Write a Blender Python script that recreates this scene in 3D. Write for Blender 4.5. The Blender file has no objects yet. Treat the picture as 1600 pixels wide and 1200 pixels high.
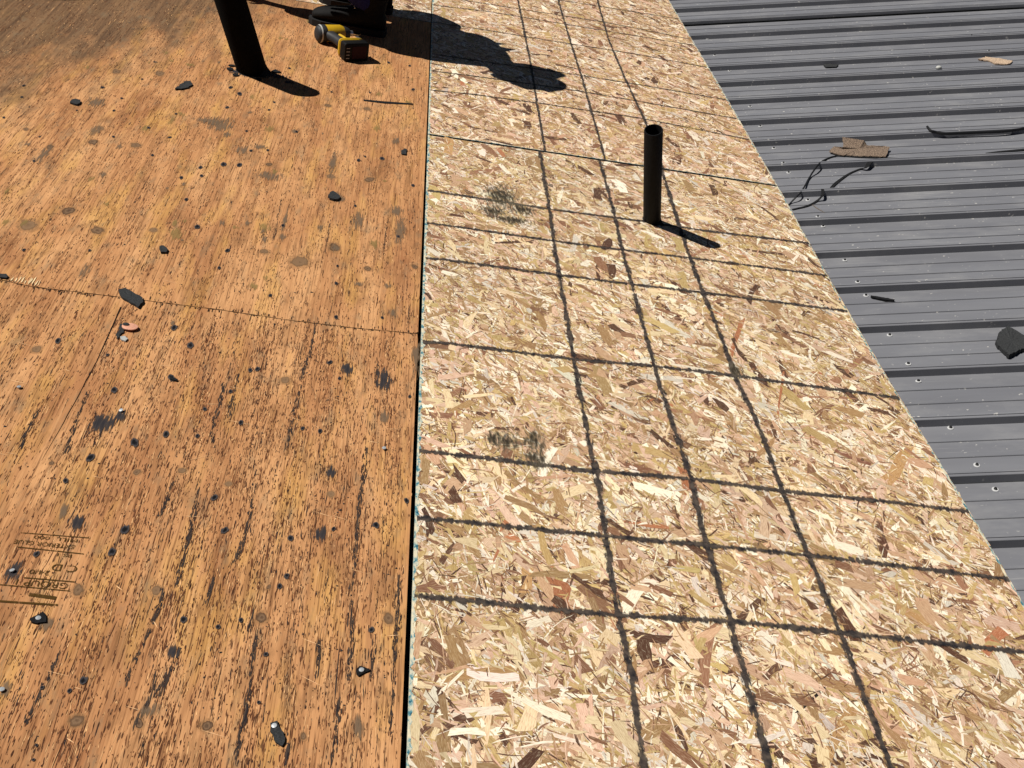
import bpy, bmesh, math, random
import numpy as np
from mathutils import Matrix, Vector
from mathutils.geometry import delaunay_2d_cdt
random.seed(7); rng = np.random.default_rng(7)
scene = bpy.context.scene
COL = scene.collection
S = 0.0262                      # metres per unit of the surveyed plan (about an inch)

# measured plan of the roof: u to the right across the deck, v along it, w out of it
CAM={"f":1718.0765528633283,"M":[[0.983663,-0.115123,-0.138398],[-0.048974,0.568664,-0.821111],[0.173231,0.814474,0.553735]],"C":[-5.0874,-133.5947,53.533]}
MET={"r":[0.973467,-0.047477,0.22385],"c":[0.046269,0.998872,0.01064],"n":[-0.224103,0.0,0.974566],"O":[46.9,0.0,-1.5]}
RIBS=[83.86,75.32,66.85,58.24,49.73,41.81,33.73,24.95,16.75,7.9,-0.72,-9.06,-17.74,-26.14,-34.7,-43.16,-51.54,-59.95,-68.26]
SCREWS=[[3.43,10.48],[3.47,7.19],[4.16,-1.72],[4.37,-6.68],[4.4,-9.41],[4.9,-18.44],[5.06,-23.73],[5.2,-26.83],[5.49,-35.3],[5.83,-40.89],[5.92,-44.04],[6.57,-51.89],[7.1,-57.51],[7.54,-60.94],[3.11,15.8],[2.73,24.21],[2.66,32.49],[2.18,49.35],[0.93,57.59],[0.96,66.96],[46.34,69.21],[47.09,61.13],[47.14,52.63],[47.15,43.78]]
METP={"cordA":[[27.6,22.97],[27.53,21.2],[27.95,20.14],[28.98,19.26],[31.08,19.11],[34.78,19.0],[38.07,19.07],[42.7,20.2],[51.11,22.39]],"cordB":[[0.89,-3.68],[2.38,-1.32],[4.05,1.28],[6.48,6.4],[8.29,9.68],[9.83,11.28],[11.54,11.98],[14.5,11.16],[17.49,10.57],[19.88,10.17]],"shred1":[[8.08,1.63],[9.13,3.15],[11.31,5.63],[12.96,6.93],[14.2,7.65],[15.34,9.27],[16.5,10.24]],"shred2":[[6.81,1.37],[6.4,-0.39],[5.35,-2.04],[3.78,-3.42],[1.59,-4.32]],"felt":[[31.72,10.29],[33.59,10.52],[37.28,10.85],[42.91,11.52]],"stick":[[5.58,-27.3],[6.11,-27.49],[7.94,-28.36],[7.87,-28.64],[7.0,-28.42],[5.65,-27.59]],"twig":[[4.36,-3.1],[4.75,-4.29],[5.43,-5.68]],"scrapA":[[10.53,13.48],[11.68,15.2],[12.82,14.59],[13.7,18.53],[16.41,16.74],[16.43,15.07],[19.41,14.23],[17.9,10.75],[14.12,11.43],[11.77,12.18]],"tail":[[16.62,10.68],[17.46,10.13],[17.03,7.97],[16.93,9.52]],"chunk":[[15.64,-38.16],[16.73,-36.24],[18.01,-35.32],[19.18,-37.58],[18.54,-39.25],[16.04,-40.86],[15.85,-40.13],[15.68,-39.15]],"small":[[18.08,49.52],[18.92,49.88],[20.58,49.13],[19.9,48.1],[18.2,48.2]],"tan":[[43.74,48.16],[45.39,49.21],[47.5,48.22],[48.85,46.39],[47.65,45.13],[45.76,45.74],[45.24,47.27]],"chip":[[30.22,25.21],[30.37,23.89],[30.84,23.56]],"pebble":[[36.15,45.14]],"specks":[[13.9,72.08],[18.56,54.45]]}
EDGE=[[47.1,88.05],[47.06,63.42],[47.16,38.44],[46.94,-1.86],[46.64,-21.06],[46.55,-32.62],[46.64,-46.45],[46.98,-60.73],[47.06,-69.3],[47.01,-76.07]]
LL=[[[14.63,-0.83],[14.57,-2.91],[14.55,-16.86],[14.32,-28.75],[14.38,-37.62],[14.33,-47.18],[14.36,-52.98],[14.44,-61.41],[14.62,-65.57],[14.47,-72.41],[14.36,-79.04],[14.55,-85.89],[14.29,-93.21]],[[22.51,-1.1],[22.48,-14.37],[22.22,-25.05],[22.16,-33.68],[22.15,-44.88],[22.16,-51.4],[22.4,-58.65],[22.58,-64.68],[22.32,-72.01],[22.48,-80.52],[22.38,-92.12]],[[30.77,-4.27],[30.32,-16.26],[30.13,-23.6],[30.06,-32.35],[30.22,-42.5],[30.07,-47.65],[30.49,-57.66],[30.38,-65.89],[30.5,-72.31],[30.56,-78.97],[30.61,-84.83],[30.5,-91.71]]]
LU=[[[15.53,69.74],[15.64,34.59],[15.32,0.46]],[[23.39,74.31],[23.36,53.07],[23.5,30.85],[23.36,0.65]],[[31.39,78.94],[30.54,54.98],[30.73,35.57],[31.3,16.83],[31.15,0.49]]]
TL=[[[0.29,-16.79],[14.82,-17.28],[26.27,-16.98],[33.3,-17.22],[46.32,-16.61]],[[0.27,-25.16],[2.65,-25.06],[14.4,-25.3],[22.78,-25.2],[31.78,-24.82],[47.15,-24.62]],[[0.39,-33.17],[2.64,-32.97],[14.1,-33.05],[22.4,-32.94],[30.19,-32.72],[46.55,-32.62]],[[0.28,-49.2],[2.62,-48.9],[14.27,-49.05],[22.33,-48.52],[30.2,-48.5],[46.29,-48.91]],[[0.17,-65.16],[2.61,-65.15],[14.27,-65.39],[22.37,-64.97],[30.25,-65.34],[40.43,-65.23],[46.71,-65.43]],[[0.15,-73.07],[2.6,-72.99],[14.15,-73.01],[22.39,-72.92],[30.33,-72.9],[46.63,-73.38]],[[0.16,-80.83],[2.59,-80.89],[14.1,-81.0],[22.7,-80.61],[30.02,-80.75],[44.65,-81.09]]]
TU=[[[1.65,57.82],[9.44,59.16]],[[5.02,63.65],[10.72,63.76],[21.13,64.11],[31.72,64.46],[45.73,62.74]],[[0.21,47.9],[8.05,48.24],[19.86,48.16],[35.25,48.39],[46.25,47.38]],[[0.38,31.79],[7.63,31.99],[20.66,32.75],[32.91,32.74],[47.91,32.08]],[[0.83,24.22],[8.41,24.9],[21.96,25.41],[32.73,24.87],[48.14,24.04]],[[0.72,16.18],[6.34,17.07],[16.5,17.56],[30.69,17.83],[47.68,15.86]],[[23.14,74.16],[34.21,74.62],[45.22,74.95]]]
KNOTS=[[-37.59,-36.98,0.95,1.24],[-34.95,-33.12,0.7,1.05],[-31.43,-36.23,0.75,0.88],[-26.47,-34.76,0.48,0.59],[-37.1,-12.31,0.48,0.79],[-39.62,5.59,0.62,0.98],[-34.59,7.17,0.56,1.11],[-36.91,-16.36,0.67,0.92],[-32.49,-15.61,0.68,0.84],[-40.66,-19.18,0.42,0.72],[-13.0,4.77,0.6,0.66],[-8.01,5.69,0.57,0.79],[-17.82,-15.74,0.47,0.6],[-10.75,-16.65,0.59,0.77],[-6.43,-16.07,0.61,0.95],[-30.89,-57.24,0.48,0.58],[-15.59,-36.12,0.53,0.58],[-12.04,-37.26,1.06,1.28],[-8.99,-33.44,0.59,1.08],[-5.42,-36.91,0.52,0.58],[-0.75,-35.25,0.4,0.6],[-10.99,-57.56,0.47,0.64],[-25.83,-71.04,0.23,0.28],[-19.96,-71.08,0.3,0.42],[-16.9,-70.43,0.36,0.43],[-13.43,-71.32,0.29,0.35],[-6.06,-71.32,0.33,0.43],[-20.86,-82.89,0.45,0.59],[-16.19,-82.37,0.39,0.5],[-18.33,-92.67,0.44,0.55],[-15.0,-92.55,0.28,0.47],[-11.25,-92.39,0.42,0.48],[-9.35,-83.89,0.44,0.59],[-1.33,-83.02,0.46,0.61],[-5.8,-92.68,0.22,0.33],[-9.26,-81.17,0.18,0.29],[-44.28,-15.48,0.32,0.5],[-49.24,15.88,0.44,0.61]]
HOLES=[[-36.55,-41.75,0.21,0.41],[-31.09,-40.34,0.2,0.37],[-24.69,-38.67,0.38,0.72],[-19.04,-36.95,0.3,0.57],[-19.24,-40.5,0.24,0.43],[-22.64,-32.92,0.4,0.79],[-24.78,-27.23,0.29,0.59],[-21.17,-51.65,0.32,0.54],[-19.36,-54.1,0.34,0.56],[-29.67,-55.71,0.29,0.5],[-19.89,-59.1,0.35,0.55],[-7.54,-23.32,0.25,0.49],[-8.36,-37.18,0.19,0.35],[-8.21,-40.59,0.25,0.44],[-7.7,-46.74,0.23,0.4],[-3.53,-45.86,0.21,0.36],[-13.96,-44.35,0.23,0.41],[-14.5,-30.2,0.26,0.51],[-2.65,-29.19,0.28,0.52],[-7.64,-54.25,0.25,0.4],[-13.98,-56.75,0.21,0.33],[-23.79,-61.59,0.28,0.45],[-18.85,-66.41,0.3,0.45],[-16.57,-66.24,0.19,0.28],[-13.67,-64.0,0.24,0.36],[-20.84,-67.78,0.36,0.54],[-23.41,-70.05,0.32,0.48],[-24.39,-72.79,0.21,0.3],[-19.36,-77.09,0.37,0.5],[-19.66,-79.31,0.32,0.42],[-24.18,-80.1,0.23,0.31],[-14.15,-72.99,0.26,0.37],[-12.9,-76.24,0.3,0.4],[-8.9,-63.88,0.2,0.29],[-7.54,-63.97,0.2,0.29],[-2.63,-74.23,0.28,0.36],[-8.4,-76.44,0.26,0.34],[-8.26,-80.16,0.19,0.24],[-8.57,-81.08,0.21,0.26],[-5.56,-75.06,0.18,0.24],[-0.51,-71.25,0.24,0.32],[-14.05,-84.64,0.25,0.31],[-18.71,-89.9,0.28,0.33],[-19.28,-90.7,0.16,0.18],[-2.39,-84.19,0.25,0.29],[-8.71,-86.88,0.17,0.2],[-8.63,-90.53,0.13,0.14],[-8.24,-80.03,0.19,0.24],[-19.86,-95.4,0.11,0.12],[-19.96,-94.47,0.1,0.11],[-20.78,-90.61,0.14,0.16],[-35.23,-14.24,0.24,0.54],[-37.0,-2.86,0.22,0.53],[-36.94,-6.86,0.25,0.59],[-41.15,-23.13,0.22,0.48],[-42.37,-16.96,0.16,0.37],[-32.22,-10.4,0.28,0.65],[-29.48,-12.24,0.25,0.56],[-26.25,-22.28,0.3,0.63],[-30.16,-5.13,0.22,0.52],[-24.31,-21.11,0.27,0.57],[-22.6,-17.42,0.46,0.98],[-20.91,-17.0,0.43,0.91],[-21.56,-7.25,0.23,0.51],[-20.25,-12.76,0.26,0.56],[-30.24,-17.67,0.24,0.52],[-25.52,5.95,0.37,0.9],[-24.13,4.21,0.49,1.17],[-24.48,14.36,0.31,0.77],[-19.24,16.28,0.27,0.67],[-7.99,-11.15,0.35,0.74],[-5.27,-9.61,0.4,0.85],[-18.47,-11.92,0.22,0.49],[-7.32,-9.77,0.2,0.42],[-15.9,-5.26,0.28,0.62],[-2.22,15.41,0.34,0.79],[-7.94,11.67,0.23,0.54],[-1.43,-15.97,0.31,0.63],[-24.81,-19.07,0.34,0.73],[-39.86,-0.34,0.33,0.82],[-48.16,-3.33,0.25,0.61],[-47.31,-6.83,0.24,0.59],[-40.73,-8.41,0.17,0.41],[-36.18,4.29,0.2,0.48],[-47.28,-13.25,0.23,0.54],[-36.11,10.96,0.2,0.52],[-19.92,0.34,0.24,0.56],[-24.84,-0.81,0.32,0.74],[-19.65,3.13,0.25,0.58],[-12.93,9.76,0.22,0.53],[-6.0,24.95,0.35,0.87],[-2.93,24.99,0.31,0.75],[-2.84,-6.59,0.45,0.97],[-13.45,-56.45,0.24,0.38],[-25.42,-56.9,0.15,0.24],[-11.91,-84.99,0.17,0.21],[-10.61,-84.3,0.18,0.22],[-6.64,-56.48,0.16,0.25],[-0.64,-57.91,0.16,0.25],[-16.61,-62.78,0.19,0.3],[-15.08,-60.03,0.2,0.31]]
SMUDGES=[[-6.05,-55.0,0.71,1.06],[-2.89,-55.9,0.83,2.2],[-22.54,-76.85,0.81,1.05],[-6.44,-75.71,0.75,1.04],[-14.18,-87.3,0.48,0.69],[-6.28,-68.84,0.57,0.9],[-25.11,-81.79,0.67,1.21],[-22.56,-64.75,0.55,0.95],[-23.59,-65.91,1.36,1.69],[-21.82,-85.85,0.62,0.75],[-22.74,-90.8,0.44,0.89],[-21.41,-50.97,0.26,0.51],[-6.09,-40.16,0.69,0.62],[-3.26,-39.81,0.57,0.62],[-16.14,-5.15,0.55,0.98],[-25.9,-5.91,2.27,1.54],[-3.01,-23.17,1.09,1.89],[-6.97,-26.73,0.84,2.99],[-2.5,-27.66,0.85,4.45],[-10.85,-12.91,0.61,5.37],[-14.45,-29.0,0.33,4.31],[-24.69,-6.45,2.27,2.87],[-40.69,-20.93,0.63,3.11],[-39.4,-5.16,1.44,1.91],[-17.43,-18.76,2.13,1.65],[-21.1,-12.89,1.1,1.77],[-0.24,-51.95,0.58,4.1],[-2.65,-61.01,0.63,1.31],[-23.62,-75.91,0.4,1.25],[-14.74,-91.64,0.87,0.66],[-2.7,-91.92,0.56,1.12]]
STREAKS=[[[-15.46,-71.36],[-15.29,-73.99],[-15.15,-76.62],[-15.1,-78.51]],[[-11.72,-69.51],[-11.44,-74.1],[-11.56,-77.4],[-11.78,-79.29]],[[-17.25,-71.86],[-17.29,-74.3],[-17.53,-75.4]],[[-3.79,-65.44],[-3.89,-70.1],[-3.94,-75.03],[-3.82,-79.47]],[[-4.01,-79.79],[-3.59,-85.13],[-3.52,-88.31]],[[-0.8,-79.08],[-0.8,-83.74],[-0.82,-92.21]],[[-9.36,-84.97],[-9.46,-86.81],[-9.33,-89.27],[-9.29,-92.05],[-9.31,-94.97]],[[-3.99,-89.71],[-3.96,-92.48],[-4.05,-94.43]],[[-9.36,-48.25],[-9.4,-51.89],[-9.58,-54.96],[-9.78,-57.12]],[[-14.86,-57.51],[-14.78,-60.69],[-14.6,-63.67]],[[-15.4,-23.9],[-15.18,-29.96],[-15.03,-34.19]],[[-9.88,-26.85],[-9.82,-31.28],[-9.77,-34.76]],[[-3.94,-25.81],[-3.95,-30.29],[-3.98,-32.44]],[[-15.15,-78.2],[-15.04,-80.31],[-15.08,-81.77]],[[-15.8,-82.15],[-15.82,-84.9],[-16.04,-87.0]],[[-12.85,-80.62],[-12.93,-83.2]],[[-20.49,-87.97],[-20.71,-90.38],[-20.95,-93.07]],[[-14.69,-89.32],[-14.83,-91.19],[-15.13,-92.56]],[[-9.7,-57.85],[-9.87,-63.22],[-9.74,-67.26]],[[-9.94,-83.68],[-9.98,-85.3]],[[-16.19,-87.52],[-16.37,-89.95]],[[-28.41,-69.72],[-28.46,-65.04]],[[-25.17,-70.27],[-25.49,-66.1],[-25.54,-61.94]],[[-2.14,-84.97],[-2.17,-88.08]],[[-6.51,-93.13],[-6.64,-94.76]],[[-15.74,-59.08],[-15.62,-63.44],[-15.45,-66.68]],[[-3.6,-52.68],[-3.5,-56.6]],[[-1.08,-42.09],[-1.09,-47.88]],[[-13.9,-86.77],[-14.08,-89.25],[-14.58,-90.71]],[[-5.54,-85.34],[-5.45,-88.4]]]
CRACK=[[-26.12,-49.41],[-26.03,-56.07],[-26.04,-58.45],[-26.27,-65.44],[-26.54,-70.87],[-26.88,-76.07],[-26.99,-78.31]]
PLY=[[-36.85,-47.32],[-34.02,-47.83],[-26.78,-47.8],[-17.57,-47.88],[-11.88,-48.18],[-6.15,-48.16],[0.02,-47.84]]
DEB={"big":[[-26.93,-46.93],[-26.41,-46.57],[-25.84,-46.88],[-24.71,-47.73],[-24.46,-48.34],[-24.62,-49.37],[-26.39,-48.04]],"oval":[[-31.71,2.31],[-31.49,4.03],[-31.04,5.4],[-30.45,5.67],[-30.03,4.67],[-30.41,3.34],[-31.06,2.6]],"lump":[[-41.87,-6.83],[-42.06,-5.86],[-41.65,-5.48],[-41.03,-5.64],[-40.81,-6.18],[-41.07,-7.12]],"oval2":[[-10.62,-22.2],[-10.5,-21.17],[-10.11,-20.88],[-9.57,-21.37],[-9.24,-22.08],[-9.59,-22.84],[-10.23,-22.72]],"shard":[[-25.56,-52.25],[-25.31,-52.19],[-25.02,-52.75],[-25.02,-53.67],[-25.18,-54.51],[-25.42,-54.16],[-25.43,-53.25]],"chip":[[-25.05,-54.18],[-24.73,-54.0],[-24.4,-54.33],[-24.55,-54.76],[-24.92,-54.55]],"tear":[[-7.78,-91.96],[-7.4,-91.79],[-7.26,-92.05],[-6.89,-92.72],[-6.76,-93.15],[-6.9,-93.47],[-7.26,-93.24],[-7.49,-92.78],[-7.68,-92.48]],"nailscrap":[[-22.9,-85.61],[-22.55,-85.25],[-22.36,-85.02],[-22.1,-85.41],[-21.98,-85.81],[-22.42,-85.97],[-22.77,-85.9]],"rnailscrap":[[-3.1,-87.57],[-2.93,-87.3],[-2.57,-87.36],[-2.28,-87.54],[-2.58,-87.77],[-2.88,-88.05],[-3.08,-87.87]],"lump2":[[-25.21,-38.16],[-24.87,-37.8],[-24.38,-38.45],[-24.37,-39.1],[-24.84,-39.1]],"tbit":[[-20.11,-58.78],[-19.87,-59.19],[-19.36,-59.27],[-19.4,-59.55],[-19.92,-59.47]],"edgebit":[[-37.09,-46.58],[-36.56,-46.56],[-36.26,-46.82],[-36.45,-47.22],[-36.88,-47.22]],"slat":[[-8.62,8.72],[-5.92,9.14],[-2.08,10.03],[-2.07,9.56],[-5.89,8.44],[-8.59,8.25]],"splint":[[-34.86,-46.8],[-34.75,-45.73],[-34.08,-45.79],[-33.16,-46.7],[-32.4,-47.87],[-33.46,-47.92]],"hit":[[-16.46,-5.69],[-15.99,-5.1],[-15.54,-5.74],[-15.89,-6.68],[-16.3,-6.43]],"bit3":[[-3.13,-7.29],[-2.71,-5.75],[-2.39,-6.03],[-2.57,-7.67],[-2.96,-7.81]],"pink":[[-24.62,-52.66]],"nails":[[-22.47,-85.56],[-25.1,-81.85],[-30.56,-62.68],[-22.6,-64.17],[-2.44,-65.37],[-2.79,-87.59],[-7.5,-92.16],[-22.84,-91.04]]}
SCUFF=[[8.84,-15.75,3.23,5.29],[11.2,-18.41,2.8,2.22],[7.79,-19.81,2.34,2.01],[9.92,-21.6,3.88,1.64],[7.34,-62.66,1.9,1.89],[9.76,-62.23,1.49,2.17],[9.76,-64.59,1.61,1.83],[6.29,-62.42,0.92,1.72],[30.27,-47.61,1.03,1.72]]
BROWN=[[1.54,-1.09],[3.34,-0.2],[3.32,-4.74],[1.72,-5.13]]
GREY=[[-52.27,1.16],[-48.08,2.16],[-42.91,2.66],[-41.38,8.96],[-38.38,11.67],[-35.77,16.93],[-32.83,24.08],[-31.24,33.21],[-32.04,42.17]]
NOTE=[[2.05,-77.59,4.36,-72.59,0.5,0],[1.96,-91.51,4.61,-90.02,0.75,0],[0.61,-92.36,1.65,-90.99,0.45,0],[1.15,-91.03,2.18,-89.37,0.45,0],[22.94,-80.58,25.41,-78.2,0.7,0],[23.48,-85.64,25.37,-84.25,0.7,0],[22.42,-64.71,22.82,-68.99,0.9,1],[31.93,-55.5,31.79,-58.35,0.5,0],[-0.69,-56.22,4.86,-54.91,0.01,0],[2.61,-63.49,4.24,-68.2,1.9,2],[6.6,-68.05,8.79,-71.66,0.8,2],[11.31,-69.22,13.75,-73.07,0.55,2],[15.27,-65.87,17.16,-69.23,0.75,2],[14.93,-68.66,16.24,-72.15,0.6,2],[10.32,-77.98,10.51,-81.01,2.0,3],[35.46,-44.27,35.32,-50.85,0.5,0],[35.68,-45.92,32.83,-54.36,0.3,3],[22.09,-63.52,22.03,-66.79,0.9,3],[35.96,-77.71,37.97,-79.06,1.3,4],[26.22,-91.82,29.25,-87.63,0.9,4],[13.56,-73.93,14.13,-77.18,1.3,2],[22.09,-55.41,26.1,-56.1,0.6,1],[5.27,-61.13,9.59,-60.69,0.5,0],[2.17,-84.5,0.85,-80.68,0.01,2],[31.16,-76.99,32.08,-80.34,0.9,2],[29.05,-81.57,29.66,-84.92,0.7,2],[2.68,-0.02,2.68,-5.18,1.3,4],[5.79,-9.89,9.84,-6.95,1.0,1],[27.99,-85.9,25.61,-87.96,0.25,5],[7.93,-79.52,8.57,-76.6,0.9,4],[42.26,-72.17,42.7,-76.25,0.8,1],[40.02,-63.14,44.61,-57.03,1.1,4],[45.19,-58.78,43.66,-56.26,0.5,1],[33.39,-37.48,30.25,-45.39,0.6,3],[30.38,-24.3,33.88,-20.17,0.8,1],[24.98,-34.31,26.67,-36.52,0.6,2],[39.68,-82.2,43.55,-82.39,0.9,1],[4.88,-91.72,2.57,-92.37,0.01,1],[4.58,-54.96,2.07,-57.85,0.7,1],[44.87,-42.24,40.08,-47.78,0.9,1],[12.75,-49.16,14.37,-53.98,0.5,2],[2.58,-87.61,6.48,-86.44,0.8,4],[34.99,-50.92,41.38,-49.87,0.4,1],[20.92,-81.29,19.53,-85.93,0.8,1]]
SCRAPTOP=[[10.37,12.91,0.25],[11.38,14.16,0.45],[12.34,12.98,0.7],[12.68,15.12,1.45],[15.36,13.43,1.42],[15.84,13.23,0.8],[19.02,13.09,0.5],[17.74,10.3,0.2],[14.01,11.1,0.15],[11.63,11.72,0.2]]
CORDS={"A":[[25.87,18.36,1.9],[25.98,17.12,1.7],[26.71,16.93,1.35],[27.91,16.54,1.15],[30.02,16.51,1.1],[33.66,16.4,1.1],[36.89,16.46,1.1],[41.38,17.46,1.15],[49.58,19.49,1.2]],"B":[[0.85,-3.83,0.08],[1.03,-3.55,0.08],[1.21,-3.26,0.08],[1.39,-2.98,0.09],[1.57,-2.72,0.1],[1.73,-2.53,0.15],[1.88,-2.38,0.22],[2.02,-2.28,0.32],[2.16,-2.18,0.42],[2.3,-2.1,0.52],[2.44,-2.02,0.62],[2.59,-1.92,0.7],[2.75,-1.75,0.75],[2.94,-1.52,0.79],[3.15,-1.19,0.79],[3.41,-0.67,0.72],[3.7,-0.04,0.63],[4.02,0.69,0.53],[4.37,1.51,0.43],[4.74,2.38,0.33],[5.11,3.27,0.24],[5.48,4.16,0.15],[5.77,4.74,0.2],[6.04,5.24,0.27],[6.26,5.6,0.37],[6.45,5.86,0.49],[6.63,6.08,0.6],[6.8,6.3,0.7],[6.96,6.5,0.8],[7.15,6.81,0.83],[7.34,7.1,0.87],[7.54,7.41,0.88],[7.79,7.89,0.8],[8.06,8.4,0.7],[8.32,8.91,0.59],[8.58,9.38,0.47],[8.84,9.84,0.36],[9.1,10.27,0.24],[9.36,10.69,0.13],[9.57,10.92,0.09],[9.78,11.1,0.08],[9.98,11.24,0.08],[10.17,11.38,0.08],[10.35,11.5,0.08],[10.54,11.6,0.08],[10.75,11.69,0.08],[10.97,11.75,0.08],[11.21,11.79,0.08],[11.49,11.8,0.08],[11.8,11.77,0.08],[12.14,11.7,0.08],[12.5,11.59,0.08],[12.89,11.47,0.08],[13.28,11.34,0.08],[13.67,11.21,0.08],[14.06,11.09,0.08],[14.44,10.98,0.08],[14.82,10.9,0.08],[15.2,10.82,0.08],[15.59,10.74,0.08],[15.97,10.66,0.08],[16.35,10.59,0.08],[16.72,10.52,0.08],[17.08,10.46,0.08],[17.43,10.4,0.08],[17.76,10.34,0.08],[18.07,10.28,0.08],[18.37,10.23,0.08],[18.66,10.18,0.08],[18.95,10.14,0.08],[19.24,10.09,0.08],[19.53,10.04,0.08],[19.82,9.99,0.08]],"S1":[[8.04,1.53,0.05],[8.17,1.71,0.05],[8.28,1.89,0.05],[8.39,2.06,0.05],[8.5,2.23,0.05],[8.62,2.41,0.05],[8.76,2.6,0.05],[8.91,2.81,0.05],[9.1,3.05,0.05],[9.32,3.32,0.05],[9.57,3.62,0.05],[9.85,3.95,0.05],[10.15,4.29,0.05],[10.44,4.63,0.05],[10.74,4.96,0.05],[11.02,5.26,0.05],[11.27,5.52,0.05],[11.51,5.74,0.05],[11.73,5.94,0.05],[11.95,6.12,0.05],[12.16,6.28,0.05],[12.36,6.43,0.05],[12.55,6.57,0.05],[12.74,6.7,0.05],[12.92,6.82,0.05],[13.1,6.94,0.05],[13.27,7.02,0.05],[13.42,7.07,0.06],[13.56,7.09,0.08],[13.65,6.99,0.16],[13.74,6.9,0.24],[13.83,6.83,0.32],[13.92,6.78,0.4],[14.01,6.77,0.47],[14.11,6.8,0.55],[14.2,6.87,0.61],[14.33,7.07,0.62],[14.47,7.28,0.63],[14.6,7.48,0.64],[14.73,7.66,0.65],[14.87,7.82,0.65],[15.06,8.12,0.59],[15.26,8.42,0.51],[15.47,8.74,0.43],[15.67,9.04,0.34],[15.88,9.34,0.25],[16.09,9.64,0.17],[16.3,9.95,0.08],[16.46,10.11,0.06]],"S2":[[6.3,-0.43,0.86],[6.26,-0.65,0.86],[6.22,-0.87,0.86],[6.18,-1.09,0.86],[6.15,-1.29,0.85],[6.11,-1.48,0.84],[6.07,-1.65,0.82],[6.03,-1.79,0.78],[5.97,-1.92,0.74],[5.9,-2.05,0.7],[5.84,-2.08,0.61],[5.78,-2.09,0.52],[5.71,-2.09,0.42],[5.62,-2.11,0.32],[5.52,-2.15,0.24],[5.41,-2.19,0.16],[5.3,-2.22,0.09],[5.15,-2.35,0.06],[4.98,-2.52,0.05],[4.8,-2.7,0.05],[4.61,-2.88,0.05],[4.41,-3.05,0.05],[4.2,-3.21,0.05],[3.98,-3.37,0.05],[3.76,-3.52,0.05],[3.51,-3.65,0.05],[3.25,-3.77,0.05],[2.98,-3.89,0.05],[2.7,-4.0,0.05],[2.41,-4.1,0.05],[2.12,-4.21,0.05],[1.84,-4.31,0.05],[1.56,-4.42,0.05]]}

# ------------------------------------------------------------------ frames, camera, light
PLUMB = Vector((-0.2628, -0.2660, 0.9274)).normalized()      # which way is up, seen from the deck
q = PLUMB.rotation_difference(Vector((0, 0, 1)))
ROOF = Matrix.Translation((0, 0, 4.2)) @ q.to_matrix().to_4x4()
def cols(x, y, z, o):
    m = Matrix.Identity(4)
    for i in range(3):
        m[i][0], m[i][1], m[i][2], m[i][3] = x[i], y[i], z[i], o[i]
    return m
METAL = ROOF @ cols(MET['r'], MET['c'], MET['n'], [a*S for a in MET['O']])

cam = bpy.data.cameras.new('camera'); camo = bpy.data.objects.new('camera', cam); COL.objects.link(camo)
M_ = CAM['M']
camo.matrix_world = ROOF @ cols([M_[i][0] for i in range(3)], [M_[i][1] for i in range(3)], [M_[i][2] for i in range(3)], [a*S for a in CAM['C']])
cam.sensor_fit = 'HORIZONTAL'; cam.sensor_width = 36; cam.lens = 36*CAM['f']/1600
cam.clip_start = 0.02; cam.clip_end = 3000
scene.camera = camo

SUN = (ROOF.to_3x3() @ Vector((-0.625, 0.045, 0.778))).normalized()
world = bpy.data.worlds.new('World'); scene.world = world; world.use_nodes = True
wn = world.node_tree; bg = wn.nodes['Background']
sky = wn.nodes.new('ShaderNodeTexSky'); sky.sky_type = 'NISHITA'; sky.sun_disc = False
sky.sun_elevation = math.asin(SUN.z); sky.sun_rotation = math.atan2(SUN.x, SUN.y)
sky.altitude = 4000; sky.air_density = 0.35; sky.dust_density = 0.1
wn.links.new(sky.outputs[0], bg.inputs[0]); bg.inputs[1].default_value = 0.05
sun = bpy.data.lights.new('sun', 'SUN'); sun.energy = 4.9; sun.angle = math.radians(0.5); sun.color = (1, 0.965, 0.90)
suno = bpy.data.objects.new('sun', sun); COL.objects.link(suno)
suno.rotation_euler = SUN.to_track_quat('Z', 'Y').to_euler(); suno.location = (0, 0, 12)
scene.view_settings.view_transform = 'Standard'; scene.view_settings.look = 'None'
scene.view_settings.exposure = 0.22; scene.view_settings.gamma = 1; scene.view_settings.use_curve_mapping = False

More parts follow.
